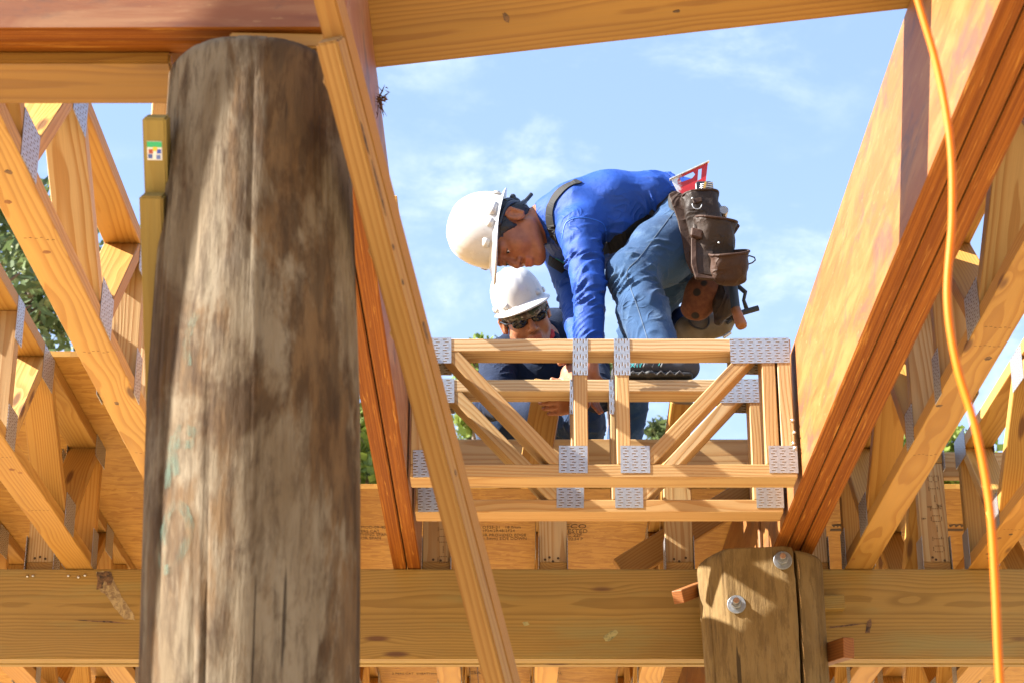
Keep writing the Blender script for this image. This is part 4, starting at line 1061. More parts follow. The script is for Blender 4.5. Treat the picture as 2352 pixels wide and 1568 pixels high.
def eyes(h, root):
    for s in (1, -1):
        bm = bmesh.new(); bmesh.ops.create_uvsphere(bm, u_segments=16, v_segments=12, radius=.0112)
        o = link('eye', bm_mesh(bm, 'eye', True), M['eye_white'], None, Matrix.Translation(h(.0785, s*.0305, -.0055))); on(o, root)
        bm = bmesh.new(); bmesh.ops.create_uvsphere(bm, u_segments=12, v_segments=8, radius=.0062)
        link('iris', bm_mesh(bm, 'iris', True), M['iris'], o, Matrix.Translation(h.f*.0062-h.c*.0015))
        bm = bmesh.new()    # upper lid with lashes
        pts = [h(.0785+.0125*math.cos(a), s*.0305+.0135*math.sin(a), -.0035-.0010*math.cos(a)) for a in [(-1.2+.3*k) for k in range(9)]]
        me = tube_mesh(pts, .0014, 'eyelid', 6); on(link('eyelid', me, M['hair']), root)
eyes(hA, WA)
# hair under the hat: cap of short black hair with a rough lower edge
def hair(h, root, low=-.055, front=.012):
    F0 = Field(); F = Scaled(F0, h.k); F.ell(h(-.014, 0, .028), (.103, .083, .094), h.R, .01); F.ell(h(-.06, 0, -.03), (.045, .066, .045), h.R, .02)
    for s in (1, -1): F.ell(h(.016, s*.064, .006), (.018, .013, .026), h.R, .012)
    F.ell(h(.105, 0, -.05), (.094, .2, .085), h.R, .008, 's')
    F.ell(h(-.018, .086, -.024), (.026, .03, .034), h.R, .006, 's'); F.ell(h(-.018, -.086, -.024), (.026, .03, .034), h.R, .006, 's')
    me = F0.mesh('hair', .0034); c = coords(me); displace(me, .0022*vnoise(c, (130, 130, 130))+.0012*vnoise(c, (300, 300, 300)))
    o = link('hair', me, M['hair']); on(o, root)
    bm = bmesh.new(); rg = random.Random(3)
    for k in range(260):
        p = h(-.07+rg.uniform(-.032, .03), rg.uniform(-.07, .07), rg.uniform(-.066, -.02)); n = (p-h(-.02, 0, 0)).normalized()
        p = h(-.03, 0, -.01)+n*rg.uniform(.072, .084); d = (n*.8-h.c*.8-h.f*.2).normalized()*rg.uniform(.008, .016); s = h.l*.0008
        bm.faces.new([bm.verts.new(q) for q in (p-s, p+s, p+d)])
    link('hair_ends', bm_mesh(bm, 'hair_ends'), M['hair'], o)
hair(hA, WA)
hatA = hard_hat(hatA_h, None, M['hat'], M['black_plastic']); on(hatA, WA)
# ratchet and nape strap at the back of the suspension
def part(me, mat, parent, Mx=Matrix()): return link(me.name, me, mat, parent, Mx)
part(tube_mesh(spline([(-.088, .055, .012), (-.112, .035, .000), (-.122, .012, -.020), (-.118, 0, -.040)], 5), .007, 'ratchet_arm', 8), M['black_plastic'], hatA)
part(tube_mesh(spline([(-.088, -.055, .012), (-.112, -.035, .000), (-.122, -.012, -.020), (-.118, 0, -.040)], 5), .007, 'ratchet_arm', 8), M['black_plastic'], hatA)
part(tube_mesh([(-.108, 0, -.012), (-.132, 0, -.018), (-.139, 0, -.020)], [.021, .021, .016], 'ratchet_knob', 14), M['black_plastic'], hatA)
part(tube_mesh([(-.130, .012, -.006), (-.146, .010, -.008), (-.150, .008, -.009)], [.010, .010, .006], 'ratchet_knob', 8), M['black_plastic'], hatA)
part(tube_mesh(spline([(-.075, .050, -.030), (-.105, .030, -.040), (-.135, .010, -.050), (-.170, .004, -.064)], 5), [.009]*10+[.007]*6, 'nape_strap', 8), M['black_plastic'], hatA)
part(tube_mesh(spline([(.03, .085, .012), (-.03, .092, .004), (-.075, .070, -.010), (-.110, .03, -.030)], 5), .0075, 'side_arm', 8), M['black_plastic'], hatA)

# blue shirt
S = Field()
S.econe(P(1262, 505, 6.05), uch, (.085, .070), (.172, .115), Yx, .03).econe(uch, chs, (.178, .118), (.178, .128), Yx, .03).econe(chs, wst, (.178, .126), (.158, .104), Yx, .03).econe(wst, P(1562, 490, 6.05), (.158, .104), (.145, .110), Yx, .02)
S.ell(P(1405, 560, 6.05), (.10, .15, .06), None, .05)
S.chain([P(1345, 510, 5.93), sh_n, el_n, wr_n.lerp(el_n, .04)], [.088, .070, .051, .043], .02)
S.chain([P(1320, 530, 6.14), sh_f, el_f, wr_f.lerp(el_f, .05)], [.085, .066, .049, .043], .02)
S.ell(hA(-.03, 0, -.095), (.05, .056, .04), hA.R, .006, 's')
S.limb(P(1222, 512, 6.04), P(1262, 508, 6.05), .060, .052, .008, 's')
shA = S.mesh('shirt', .0040)
folds(shA, [(sh_n, el_n, .12, .030, .0062, .85, .42), (el_n, wr_n, .10, .026, .0062, .15, .5), (el_n, wr_n, .09, .020, .005, .85, .35), (sh_f, el_f, .12, .030, .0042, .9, .4), (el_f, wr_f, .10, .022, .0036, .4, .5),
            (sh_n, P(1300, 640, 5.95), .13, .035, .0085, .4, .5), (chs, P(1560, 470, 6.0), .19, .040, .0080, .85, .30), (P(1385, 600, 5.95), P(1530, 480, 5.92), .10, .04, .005, .6, .4)], .0034)
shA_o = on(link('shirt', shA, M['blue_shirt']), WA)
tA = ray_patch(shA)
strap(tA, [(1330, 417), (1300, 430), (1277, 452), (1264, 480), (1264, 510), (1271, 535), (1280, 552)], .034, .003, 'suspender', M['webbing'], shA_o)
strap(tA, [(1384, 572), (1420, 556), (1470, 522), (1515, 490), (1548, 462)], .052, .003, 'suspender', M['webbing'], shA_o)
strap(tA, [(1262, 598), (1280, 610), (1298, 622)], .030, .003, 'suspender', M['webbing'], shA_o)
strap(tA, [(1291, 548), (1300, 512), (1330, 500), (1368, 506), (1388, 520), (1392, 560)], .0022, .0008, 'seam', plain('shirt_seam', (.02, .13, .62), .6), shA_o, .0016)
strap(tA, [(1276, 596), (1289, 604), (1296, 606)], .010, .001, 'chest_print', M['teal'], shA_o, .0006)
# jeans
J = Field()
J.ell(P(1578, 532, 6.05), (.098, .165, .118), None, .04)
J.econe(wst.lerp(pel, .55), pel, (.150, .100), (.165, .115), Yx, .03)
J.chain([hip_n, hip_n.lerp(kn_n, .5), kn_n], [.116, .102, .079], .03).chain([kn_n, kn_n.lerp(an_n, .45), an_n+Vector((0, 0, .012))], [.077, .073, .074], .03)
J.chain([hip_f, hip_f.lerp(kn_f, .5), kn_f], [.112, .100, .082], .03).chain([kn_f, kn_f.lerp(an_f, .45), an_f], [.080, .068, .058], .03)
jA = J.mesh('jeans', .0042)
folds(jA, [(hip_n, kn_n, .15, .040, .0065, .95, .3), (kn_n, an_n, .13, .034, .0062, .25, .35), (kn_n, an_n, .12, .036, .0095, .95, .25), (hip_n, kn_n, .16, .05, .004, .1, .35), (hip_f, kn_f, .15, .045, .005, .8, .4), (kn_f, an_f, .13, .04, .004, .4, .5)], .0028)
jA_o = on(link('jeans', jA, M['denim']), WA)
tJ = ray_patch(jA)
seam = strap(tJ, [(1548, 487), (1515, 530), (1470, 590), (1442, 620), (1444, 650), (1462, 700), (1478, 750), (1490, 790)], .0026, .0006, 'seam', M['stitch'], jA_o, .0018)
strap(tJ, [(1538, 494), (1560, 500), (1572, 512)], .0028, .0006, 'seam', M['stitch'], jA_o, .0016)
strap(tJ, [(1535, 652), (1570, 650), (1600, 634), (1618, 612)], .003, .0006, 'seam', M['stitch'], jA_o, .0016)
# shoe on the header truss
def shoe(name, heel, toe, root, up=(0, 0, 1)):
    heel, toe = Vector(heel), Vector(toe); d = (toe-heel).normalized(); L = (toe-heel).length; u = Vector(up); s = d.cross(u)
    q = lambda a, b, c: heel+d*a*L+s*b+u*c
    F = Field(); R = (d, s, u)
    F.econe(q(.10, 0, .045), q(.55, 0, .045), (.036, .036), (.042, .030), s, .02).econe(q(.55, 0, .045), q(.90, 0, .030), (.043, .030), (.036, .018), s, .02)
    F.limb(q(.14, 0, .05), q(.16, 0, .085), .036, .034, .02)
    o = on(link(name, F.mesh(name, .003), M['shoe']), root)
    G = Field(); G.econe(q(.09, 0, .013), q(.55, 0, .012), (.037, .0125), (.044, .012), s, .01).econe(q(.55, 0, .012), q(.93, 0, .015), (.044, .012), (.034, .012), s, .01)
    so = link('sole', G.mesh('sole', .003), M['rubber']); so.parent = o; so.matrix_basis = root.matrix_basis.inverted() @ Matrix() if False else o.matrix_basis.inverted() @ root.matrix_basis.inverted()
    for k in range(7):   # zig-zag tread windows and laces
        a = .16+k*.105; me = tube_mesh([q(a, -.043, .006), q(a+.05, -.0445, .018), q(a+.10, -.043, .006)], .0022, 'tread', 5)
        tr = link('tread', me, M['tread']); tr.parent = so; tr.matrix_basis = so.matrix_basis.inverted() @ o.matrix_basis.inverted() @ root.matrix_basis.inverted()
    for k in range(4):
        a = .36+k*.10; me = tube_mesh(spline([q(a+.06, -.045, .030), q(a+.02, -.043, .052), q(a-.03, -.024, .072)], 4), .0024, 'overlay', 6)
        tr = link('overlay', me, M['shoe_grey']); tr.parent = o; tr.matrix_basis = o.matrix_basis.inverted() @ root.matrix_basis.inverted()
        me = tube_mesh(spline([q(a+.085, -.0455, .034), q(a+.045, -.043, .055), q(a-.005, -.024, .072)], 4), .0010, 'trim', 5)
        tr = link('trim', me, M['teal']); tr.parent = o; tr.matrix_basis = o.matrix_basis.inverted() @ root.matrix_basis.inverted()
    return o, q
M['shoe'] = plain('dark_trail_shoe_mesh', (.036, .040, .052), .8, .4, 200., .4); M['shoe_grey'] = plain('grey_shoe_overlay', (.14, .147, .158), .7); M['tread'] = plain('grey_tread', (.07, .07, .077), .6)
shoA, qS = shoe('shoe', P(1600, 876.5, 5.652), P(1398, 877, 5.645), WA)
# lettering printed on the side of the shoe
for ch, a in (('X', .74), ('I', .69), ('I', .655)):
    me = text_mesh(ch, .020); o = link('lettering', me, M['teal']); o.parent = shoA
    Wm = frame_xy(qS(a, -.0475, .034), (1, 0, 0), (0, .2, 1)); o.matrix_basis = shoA.matrix_basis.inverted() @ WA.matrix_basis.inverted() @ Wm
# ------------------------------------------------------------------ tool belt
def cup(name, ctr, axis, wdir, rx, ry, L, mat, parent, bot=.75, tilt=0., th=.0035, n=40, round_bot=True):
    """open leather pocket: elliptical rim at ctr, body along axis, front-to-back depth ry"""
    ctr, ax = Vector(ctr), Vector(axis).normalized(); x = Vector(wdir); x = (x-ax*x.dot(ax)).normalized(); y = ax.cross(x)
    bm = bmesh.new(); rows = []
    def row(t, off, sink=0.):
        k = 1-(1-bot)*t*t if t < .8 else (1-(1-bot)*t*t)*math.sqrt(max(.02, 1-((t-.8)/.2)**2*(.85 if round_bot else .3)))
        r = []
        for j in range(n):
            a = 2*math.pi*j/n; e = abs(math.cos(a))**.8*math.copysign(1, math.cos(a)); f = abs(math.sin(a))**.8*math.copysign(1, math.sin(a))
            wv = 1+.16*noise.noise((math.cos(a)*2+ctr.x*9, math.sin(a)*2, t*3))
            bul = .10*math.sin(math.pi*min(1, t*1.1))
            r.append(bm.verts.new(ctr+ax*(L*t+sink+tilt*math.cos(a)*(1-t))+x*(rx*k*wv*e-off*e)+y*((ry*k+ry*bul)*wv*f-off*f)))
        return r
    ts = [0, .02, .1, .2, .32, .45, .58, .7, .8, .87, .93, .97, 1.]
    for t in reversed([.02, .2, .45, .62]): rows.append(row(t, th))
    rows.append(row(0, th)); rows.append(row(0, -.0012, -.001)); rows.append(row(.05, -.0012))
    for t in ts[2:]: rows.append(row(t, 0))
    bm.faces.new(rows[0])
    for i in range(len(rows)-1):
        for k in range(n): bm.faces.new((rows[i][k], rows[i+1][k], rows[i+1][(k+1) % n], rows[i][(k+1) % n]))
    bm.faces.new(rows[-1]); bmesh.ops.recalc_face_normals(bm, faces=bm.faces)
    for v_ in bm.verts:
        q_ = v_.co*15.+Vector((ctr.x*40, 0, 0)); dd_ = Vector((noise.noise(q_), noise.noise(q_+Vector((9, 4, 2))), noise.noise(q_+Vector((3, 8, 5)))))
        v_.co += dd_*.0095*min(1, max(0, (v_.co-ctr).dot(ax)/L*1.6+.15))
    o = link(name, bm_mesh(bm, name, True), mat); rim = row_pts = [ctr+ax*(-.001+tilt*math.cos(2*math.pi*j/n))+x*(rx*abs(math.cos(2*math.pi*j/n))**.8*math.copysign(1, math.cos(2*math.pi*j/n)))+y*(ry*abs(math.sin(2*math.pi*j/n))**.8*math.copysign(1, math.sin(2*math.pi*j/n))) for j in range(n)]
    rm = link('rim', tube_mesh(rim, .0042, 'rim', 8, closed=True), M['leather'], o)
    return o
def slab(name, uv, Y, th, mat, bev=.002, n=None):
    """flat leather or plate piece with its seen outline uv at depth Y (Y may be a function of u, v)"""
    fy = Y if callable(Y) else (lambda u, v: Y)
    bm = bmesh.new(); f = bm.faces.new([bm.verts.new(P(u, v, fy(u, v))) for u, v in uv])
    r = bmesh.ops.extrude_face_region(bm, geom=[f]); bmesh.ops.translate(bm, verts=[q for q in r['geom'] if isinstance(q, bmesh.types.BMVert)], vec=(0, th, 0))
    bmesh.ops.recalc_face_normals(bm, faces=bm.faces)
    if bev: bmesh.ops.bevel(bm, geom=list(bm.edges), offset=bev, segments=1, affect='EDGES', clamp_overlap=True)
    return link(name, bm_mesh(bm, name), mat)
belt = Field()
belt.econe(P(1558, 436, 5.93), P(1572, 520, 5.88), (.03, .012), (.03, .012), (1, 0, 0), .01)
ring = [(1556, 425, 6.00), (1545, 455, 5.90), (1556, 510, 5.86), (1590, 545, 5.90)]
tb = link('tool_belt', tube_mesh(spline([P(*q) for q in ring], 6), .016, 'tool_belt', 10), M['webbing']); on(tb, WA)
def sub(o): 
    mw = o.matrix_basis.copy(); o.parent = tb; o.matrix_basis = tb.matrix_basis.inverted() @ WA.matrix_basis.inverted() @ mw; return o
YP = 5.80
def pk(name, u0, v0, u1, v1, Y, rx, ry, mat, wd=(1, 0, .12), **kw):
    a, b = P(u0, v0, Y), P(u1, v1, Y+kw.pop('dy', 0))
    o = cup(name, a, b-a, wd, rx, ry, (b-a).length, mat, None, **kw); return sub(o)
pk('pouch', 1608, 450, 1628, 560, 5.80, .057, .040, M['leather_dark'], (1, .1, .10), bot=.86)
pk('pouch', 1645, 506, 1640, 632, 5.765, .064, .050, M['leather_dark'], (1, .1, .05), bot=.80, tilt=.006, dy=.055)
pk('pouch', 1675, 582, 1674, 658, 5.740, .060, .052, M['leather'], (1, .1, -.06), bot=.80, tilt=-.006, dy=.050)
sub(slab('back_panel', [(1536, 446), (1552, 438), (1572, 447), (1592, 486), (1606, 505), (1612, 560), (1612, 620), (1640, 640), (1612, 634), (1588, 626), (1576, 600), (1568, 560), (1556, 505)], lambda u, v: 5.808, .006, M['leather']))
sub(slab('tool_pocket', [(1592, 512), (1618, 520), (1640, 545), (1640, 634), (1600, 630), (1592, 600)], 5.752, .03, M['leather_dark'], .004))
sub(slab('tool_loop', [(1588, 521), (1616, 528), (1612, 549), (1586, 541)], 5.738, .020, M['leather'], .004))
sub(slab('edge_strip', [(1588, 546), (1599, 546), (1600, 600), (1604, 628), (1640, 636), (1640, 641), (1598, 638), (1588, 606)], 5.748, .016, M['leather'], .0015))
sub(slab('rivet_strap', [(1590, 458), (1612, 452), (1614, 462), (1594, 469)], 5.752, .006, M['leather'], .002))
me = tube_mesh([P(1601+11*math.cos(a), 469+12*math.sin(a), 5.748) for a in [math.pi*k/9+.1 for k in range(10)]], .0016, 'ring', 6); sub(link('ring', me, M['galv']))
for (u, v, Y) in ((1590, 456, 5.748), (1648, 521, 5.735), (1634, 627, 5.795), (1651, 558, 5.74)):
    bm = bmesh.new(); bmesh.ops.create_uvsphere(bm, u_segments=10, v_segments=6, radius=.0036); bmesh.ops.translate(bm, verts=bm.verts, vec=P(u, v, Y)); sub(link('rivet', bm_mesh(bm, 'rivet', True), M['galv']))
sub(slab('hammer_loop', [(1690, 508), (1700, 518), (1686, 540), (1676, 528)], 5.80, .010, M['leather'], .002))
me = tube_mesh([P(u, v, 5.81) for u, v in ((1712, 590), (1722, 588), (1733, 592), (1735, 598), (1728, 604), (1714, 609))], .0024, 'wire_hook', 8); sub(link('wire_hook', me, M['black_plastic']))
# far side bags
F = Field(); F.chain([P(1645, 620, 6.06), P(1618, 672, 6.06), P(1588, 708, 6.06)], [.034, .056, .034], .03); F.limb(P(1640, 655, 6.06), P(1606, 712, 6.06), .036, .034, .03)
me = F.mesh('pouch', .004); displace(me, .003*vnoise(coords(me), (14, 14, 14))); 
def spotted():
    m, t, b = new_mat('spotted_suede'); p = t.obj(); d = t.vor(p, 19.); n = t.noise(p, 60., 4.)
    col = t.mix(t.mr(n, .3, .7), (.085, .026, .010), (.13, .046, .018)); col = t.mix(t.mr(d, .30, .22), col, (.012, .009, .008)); setb(t, b, col=col, rough=.9, normal=t.bump(n, .3, .002)); return m
sub(link('pouch', me, spotted()))
F = Field(); F.chain([P(1668, 650, 6.04), P(1664, 700, 6.03), P(1650, 738, 6.03)], [.036, .036, .014], .02); F.limb(P(1640, 655, 6.06), P(1672, 690, 6.04), .03, .03, .02)
me = F.mesh('pouch', .004); displace(me, .003*vnoise(coords(me), (12, 12, 20), 3.)); sub(link('pouch', me, M['leather_dark']))
# things carried in the belt: each is its own object
def thing(o, label, cat): tag(o, label, cat); return o
def holes_plate(name, outer, holes, Y, th, mat):
    cu = bpy.data.curves.new(name, 'CURVE'); cu.dimensions = '2D'; cu.fill_mode = 'BOTH'; cu.extrude = th/2
    O = P(outer[0][0], outer[0][1], Y); sc = lambda u, v: (P(u, v, Y)-O)
    for poly in [outer]+holes:
        sp = cu.splines.new('POLY'); sp.points.add(len(poly)-1); sp.use_cyclic_u = True
        for k, (u, v) in enumerate(poly): q = sc(u, v); sp.points[k].co = (q.x, q.z, 0, 1)
    o = bpy.data.objects.new(name, cu); COL.objects.link(o); me = bpy.data.meshes.new_from_object(o.evaluated_get(bpy.context.evaluated_depsgraph_get()))
    bpy.data.objects.remove(o); bpy.data.curves.remove(cu); me.name = name
    return link(name, me, mat, None, Matrix.Translation(O) @ Matrix.Rotation(math.pi/2, 4, 'X'))
def square_mat():
    m, t, b = new_mat('scratched_red_square'); p = t.obj(); x = t.sep(p)[0]
    n = t.noise(p, 60., 5., .75); k = t.mr(t.m('ADD', t.m('MULTIPLY', x, 16.), n), 1.05, .85)
    setb(t, b, col=t.mix(k, (.40, .014, .016), (.62, .60, .58)), rough=.4, metal=t.m('MULTIPLY', k, .6)); return m
sq = holes_plate('speed_square', [(1541, 412), (1626, 374), (1617, 452), (1570, 468)], [[(1560, 410), (1592, 395), (1597, 401), (1590, 410), (1566, 419)], [(1604, 390), (1612, 387), (1610, 412), (1602, 416)]], 5.845, .003, square_mat())
thing(sq, 'scratched red triangular square sticking out of the leather pouch', 'square')
a, b = P(1538, 414, 5.845), P(1629, 371.5, 5.845); fl = board('flange', a, b, .016, .0042, (b-a).cross(Vector((0, 1, 0))), M['alu'], None, .001); fl.parent = sq; fl.matrix_basis = sq.matrix_basis.inverted() @ fl.matrix_basis
pad = slab('magnet_pad', [(1601, 416), (1633, 416), (1638, 421), (1641, 470), (1600, 470), (1597, 421)], 5.775, .010, M['black_plastic'], .003); thing(pad, 'black rounded pad holding a strip of nails in the pouch', 'pad')
nl = empty('nail_strip', P(1622, 436, 5.77)); tag(nl, 'strip of nails banded in yellow on the black pad', 'nails')
for k in range(6):
    a, b = P(1604+1.0*k, 445-4.2*k, 5.770), P(1638, 440-4.2*k, 5.770)
    on(link('nail', tube_mesh([a, b], .0016, 'nail', 6), M['nail']), nl)
on(slab('band', [(1613, 441), (1618, 418), (1623, 417), (1619, 439)], 5.7665, .004, M['brass'], 0), nl)
n2 = empty('nail_strip', P(1640, 505, 5.76)); tag(n2, 'few brass banded nails lying in the middle pocket', 'nails')
for k in range(3): on(link('nail', tube_mesh([P(1622, 503+2*k, 5.755), P(1655, 505+2*k, 5.755)], .0016, 'nail', 6), M['brass' if k else 'nail']), n2)
# hammer
hm = empty('hammer', P(1690, 700, 5.93)); tag(hm, 'hammer hanging in the belt, milled face up and wooden handle end down', 'hammer')
def hp_(o): return on(o, hm)
a, b = P(1672, 560, 5.93), P(1690, 712, 5.93); d = (b-a).normalized()
hp_(link('grip', tube_mesh(spline([a, a.lerp(b, .4), a.lerp(b, .75), b], 4), [.0145]*13, 'grip', 14), M['grip']))
e = P(1705, 752, 5.92)
hp_(link('handle_end', tube_mesh([b-d*.004, b.lerp(e, .35), b.lerp(e, .85), e], [.0155, .0165, .0185, .0150], 'handle_end', 14), M['handle_wood']))
f = P(1662, 484, 5.93); fn = (Vector((0, 0, 0))-f).normalized()*.75+Vector((.1, 0, .35))
def milled():
    m, t, b = new_mat('milled_hammer_face'); x, y, z = t.sep(t.obj()); g = t.m('MAXIMUM', t.m('LESS_THAN', t.m('FRACT', t.m('DIVIDE', x, .0042)), .3), t.m('LESS_THAN', t.m('FRACT', t.m('DIVIDE', y, .0042)), .3))
    setb(t, b, col=t.mix(g, (.60, .58, .55), (.07, .06, .055)), rough=.4, metal=.6, normal=t.bump(t.m('SUBTRACT', 1., g), .8, .001)); return m
fm = frame_xy(f, fn.orthogonal(), fn.cross(fn.orthogonal()))
hp_(link('head', bm_mesh(rod_bm(.0155, .05, 24, .002), 'head'), milled(), None, fm @ Matrix.Translation((0, 0, -.02))))
hp_(link('neck', tube_mesh([f-fn.normalized()*.03, P(1668, 520, 5.94), a], [.010, .010, .0135], 'neck', 10), M['rusty']))
# nail gun hung behind
ng = empty('nail_gun', P(1620, 745, 6.22)); tag(ng, 'dusty beige nail gun hanging behind the jeans under the tool bags', 'nail gun')
F = Field(); F.econe(P(1592, 758, 6.22), P(1655, 744, 6.22), (.05, .046), (.045, .042), (0, 1, 0), .01); F.limb(P(1660, 744, 6.22), P(1684, 732, 6.20), .028, .016, .010); F.limb(P(1584, 760, 6.22), P(1587, 760, 6.22), .052, .052, .004)
on(link('body', F.mesh('body', .004), M['beige']), ng)
on(link('grip', tube_mesh([P(1558, 712, 6.26), P(1562, 745, 6.26), P(1574, 795, 6.26)], [.030, .036, .036], 'grip', 14), plain('dark_blue_casing', (.01, .022, .08), .45)), ng)
on(link('nose', tube_mesh([P(1662, 730, 6.18), P(1700, 720, 6.18), P(1742, 708, 6.18)], [.012, .010, .010], 'nose', 8), M['rubber']), ng)
on(link('rail', tube_mesh([P(1686, 650, 6.24), P(1712, 672, 6.24), P(1708, 690, 6.24), P(1716, 714, 6.25)], [.008, .008, .006, .008], 'rail', 6), M['rubber']), ng)
for u, v in ((1686, 728), (1692, 722), (1672, 736), (1664, 768), (1670, 764)):
    on(link('bolt_head', bm_mesh(rod_bm(.006, .02, 8), 'bolt_head'), M['rubber'] if v < 740 else M['galv'], None, Matrix.Translation(P(u+3, v+3, 6.17)) @ Matrix.Rotation(.9, 4, 'Y')), ng)
me = tube_mesh(spline([P(1578, 728, 6.165), P(1590, 748, 6.165), P(1614, 756, 6.165), P(1628, 744, 6.165), P(1626, 720, 6.165)], 5), .0035, 'hose', 8); on(link('hose', me, M['rubber']), ng)
# ------------------------------------------------------------------ worker in navy crouching behind the header trusses
WB = tag(empty('person', P(1245, 1100, 6.95)), 'crouching worker in navy shirt with sunglasses, red neckerchief and white hard hat', 'person')
hB = Head(P(1205, 722, 6.66), (.15, -.85, -.50), (-.37, -.1, .93), 1.04)
hatB_h = Head(hB.o+hB.c*.019-hB.l*-.0, (.12, -.92, -.36), (-.42, -.1, .91), .88)
neckB = P(1236, 782, 6.80)
shr, shl = P(1150, 828, 6.80), P(1345, 815, 6.82)
elr, ell_ = P(1128, 925, 6.50), P(1372, 905, 6.42)
wrr, wrl = P(1245, 945, 5.95), P(1312, 858, 5.90)
upB, pelB = P(1245, 830, 6.92), P(1245, 985, 7.22)
hr, hl = P(1205, 1000, 7.20), P(1290, 1000, 7.20)
kr, kl = P(1150, 985, 6.68), P(1332, 968, 6.66)
ar, al = P(1165, 1128, 7.02), P(1325, 1128, 7.02)
B = Field(); add_head(B, hB, neckB, .060)
B.econe(neckB, upB, (.08, .06), (.15, .085), (1, 0, 0), .03).econe(upB, pelB, (.15, .09), (.12, .09), (1, 0, 0), .03)
B.chain([upB.lerp(shr, .7), shr, elr, wrr], [.05, .045, .034, .027], .02).chain([upB.lerp(shl, .7), shl, ell_, wrl], [.05, .045, .034, .028], .02)
B.chain([pelB, hr, kr, ar], [.08, .075, .05, .035], .02).chain([pelB, hl, kl, al], [.08, .075, .05, .035], .02)
for q in (ar, al): B.limb(q, q+Vector((0, -.13, -.03)), .032, .022, .02)
# his left hand lies over the end of the board, the right one grips it below
add_hand(B, wrl+Vector((.03, .05, .005)), P(1262, 866, 5.79)-wrl, (.2, .35, -.9), -1, (.55, .75, .5), 1.02)
add_hand(B, P(1342, 921, 5.725), P(1266, 931, 5.70)-P(1342, 921, 5.725), (-.1, .9, .42), -1, (.25, .5, .5), .90, .02, (.06, .064, .06, .05)); B.chain([P(1338, 921, 5.725), P(1332, 888, 5.79), wrl], [.024, .026, .028], .02)
bodyB = B.mesh('body', .0038); head_tint(bodyB, hB, 1.0); on(link('body', bodyB, M['skin_b']), WB)
hair(hB, WB)
hatB = hard_hat(hatB_h, None, M['hat'], M['black_plastic'], True); on(hatB, WB)
# blank flat badge field moulded into the front of the shell
# sunglasses
gl = Field()
for s in (1, -1): gl.ell(hB(.093, s*.033, -.006), (.009, .031, .0185), hB.R, .004)
gl.limb(hB(.100, -.012, .0), hB(.100, .012, .0), .004, .004, .004)
g = on(link('sunglasses', gl.mesh('sunglasses', .0028), M['lens']), WB)
for s in (1, -1):
    me = tube_mesh(spline([hB(.090, s*.060, .002), hB(.06, s*.078, .002), hB(.0, s*.084, .003), hB(-.03, s*.086, -.004)], 4), .003, 'temple', 6); o = link('temple', me, M['black_plastic']); o.parent = g; o.matrix_basis = WB.matrix_basis.inverted()
    o.matrix_basis = g.matrix_basis.inverted() @ WB.matrix_basis.inverted()
# camouflage cap brim pressed under the hat
F = Field(); F.ell(hB(-.006, 0, .020), (.108, .086, .040), hB.R, .01); F.ell(hB(.050, 0, .012), (.068, .070, .022), hB.R, .014); F.ell(hB(-.10, 0, .02), (.10, .12, .07), hB.R, .004, 's')
on(link('camouflage_cap', F.mesh('camouflage_cap', .0032), M['camo']), WB)
# navy shirt
S = Field()
S.econe(P(1240, 785, 6.84), upB, (.11, .085), (.185, .125), (1, 0, 0), .03).econe(upB, pelB.lerp(upB, .2), (.185, .13), (.155, .12), (1, 0, 0), .03)
S.ell(P(1268, 795, 6.98), (.15, .17, .135), None, .05); S.ell(P(1245, 860, 6.80), (.16, .10, .11), None, .05)
S.chain([P(1185, 815, 6.86), shr, elr, wrr.lerp(elr, .12)], [.09, .074, .056, .044], .025).chain([P(1310, 805, 6.88), shl, ell_, wrl.lerp(ell_, .30)], [.09, .074, .056, .044], .025)
S.ell(hB(-.0, 0, -.115), (.066, .068, .060), hB.R, .006, 's')
shB = S.mesh('shirt', .0045); folds(shB, [(shr, elr, .13, .04, .004, .8, .5), (shl, ell_, .13, .04, .004, .8, .5), (upB, pelB, .19, .06, .004, .3, .6)], .003)
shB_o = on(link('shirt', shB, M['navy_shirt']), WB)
for s, a, b in ((1, (1292, 770), (1268, 715)), (-1, (1190, 778), (1168, 748))):
    pass
# collar and neckerchief
col = Field(); ring = [hB(-.03+.072*math.cos(a), .074*math.sin(a), -.118+.018*math.cos(a)*-1) for a in [2*math.pi*k/20 for k in range(21)]]
for i in range(20): col.limb(ring[i], ring[i+1], .017, .017, .006)
on(link('collar', col.mesh('collar', .0042), M['navy_shirt']), WB)
nk = Field(); ring = [hB(-.022+.060*math.cos(a), .064*math.sin(a), -.096+.012*math.cos(a)*-1) for a in [2*math.pi*k/20 for k in range(21)]]
for i in range(20): nk.limb(ring[i], ring[i+1], .013, .013, .006)
on(link('neckerchief', nk.mesh('neckerchief', .004), M['red_bandana']), WB)
# jeans and boots
J = Field(); J.ell(pelB, (.17, .13, .12), None, .04)
for h0, k0, a0 in ((hr, kr, ar), (hl, kl, al)): J.chain([h0, h0.lerp(k0, .5), k0], [.11, .10, .084], .03).chain([k0, k0.lerp(a0, .5), a0], [.082, .078, .066], .03)
jB = J.mesh('jeans', .0048); folds(jB, [(hl, kl, .14, .045, .0045, .9, .4), (hr, kr, .14, .045, .0045, .9, .4), (kl, al, .13, .045, .004, .3, .5), (kr, ar, .13, .045, .004, .3, .5)], .003)
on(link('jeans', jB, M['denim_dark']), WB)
for q in (ar, al):
    F = Field(); z0 = ZT+.022
    F.limb(Vector((q.x, q.y+.02, z0+.05)), Vector((q.x, q.y-.02, z0+.04)), .042, .042, .02); F.limb(Vector((q.x, q.y-.02, z0+.038)), Vector((q.x, q.y-.17, z0+.03)), .040, .030, .02)
    on(link('boot', F.mesh('boot', .005), M['leather']), WB)
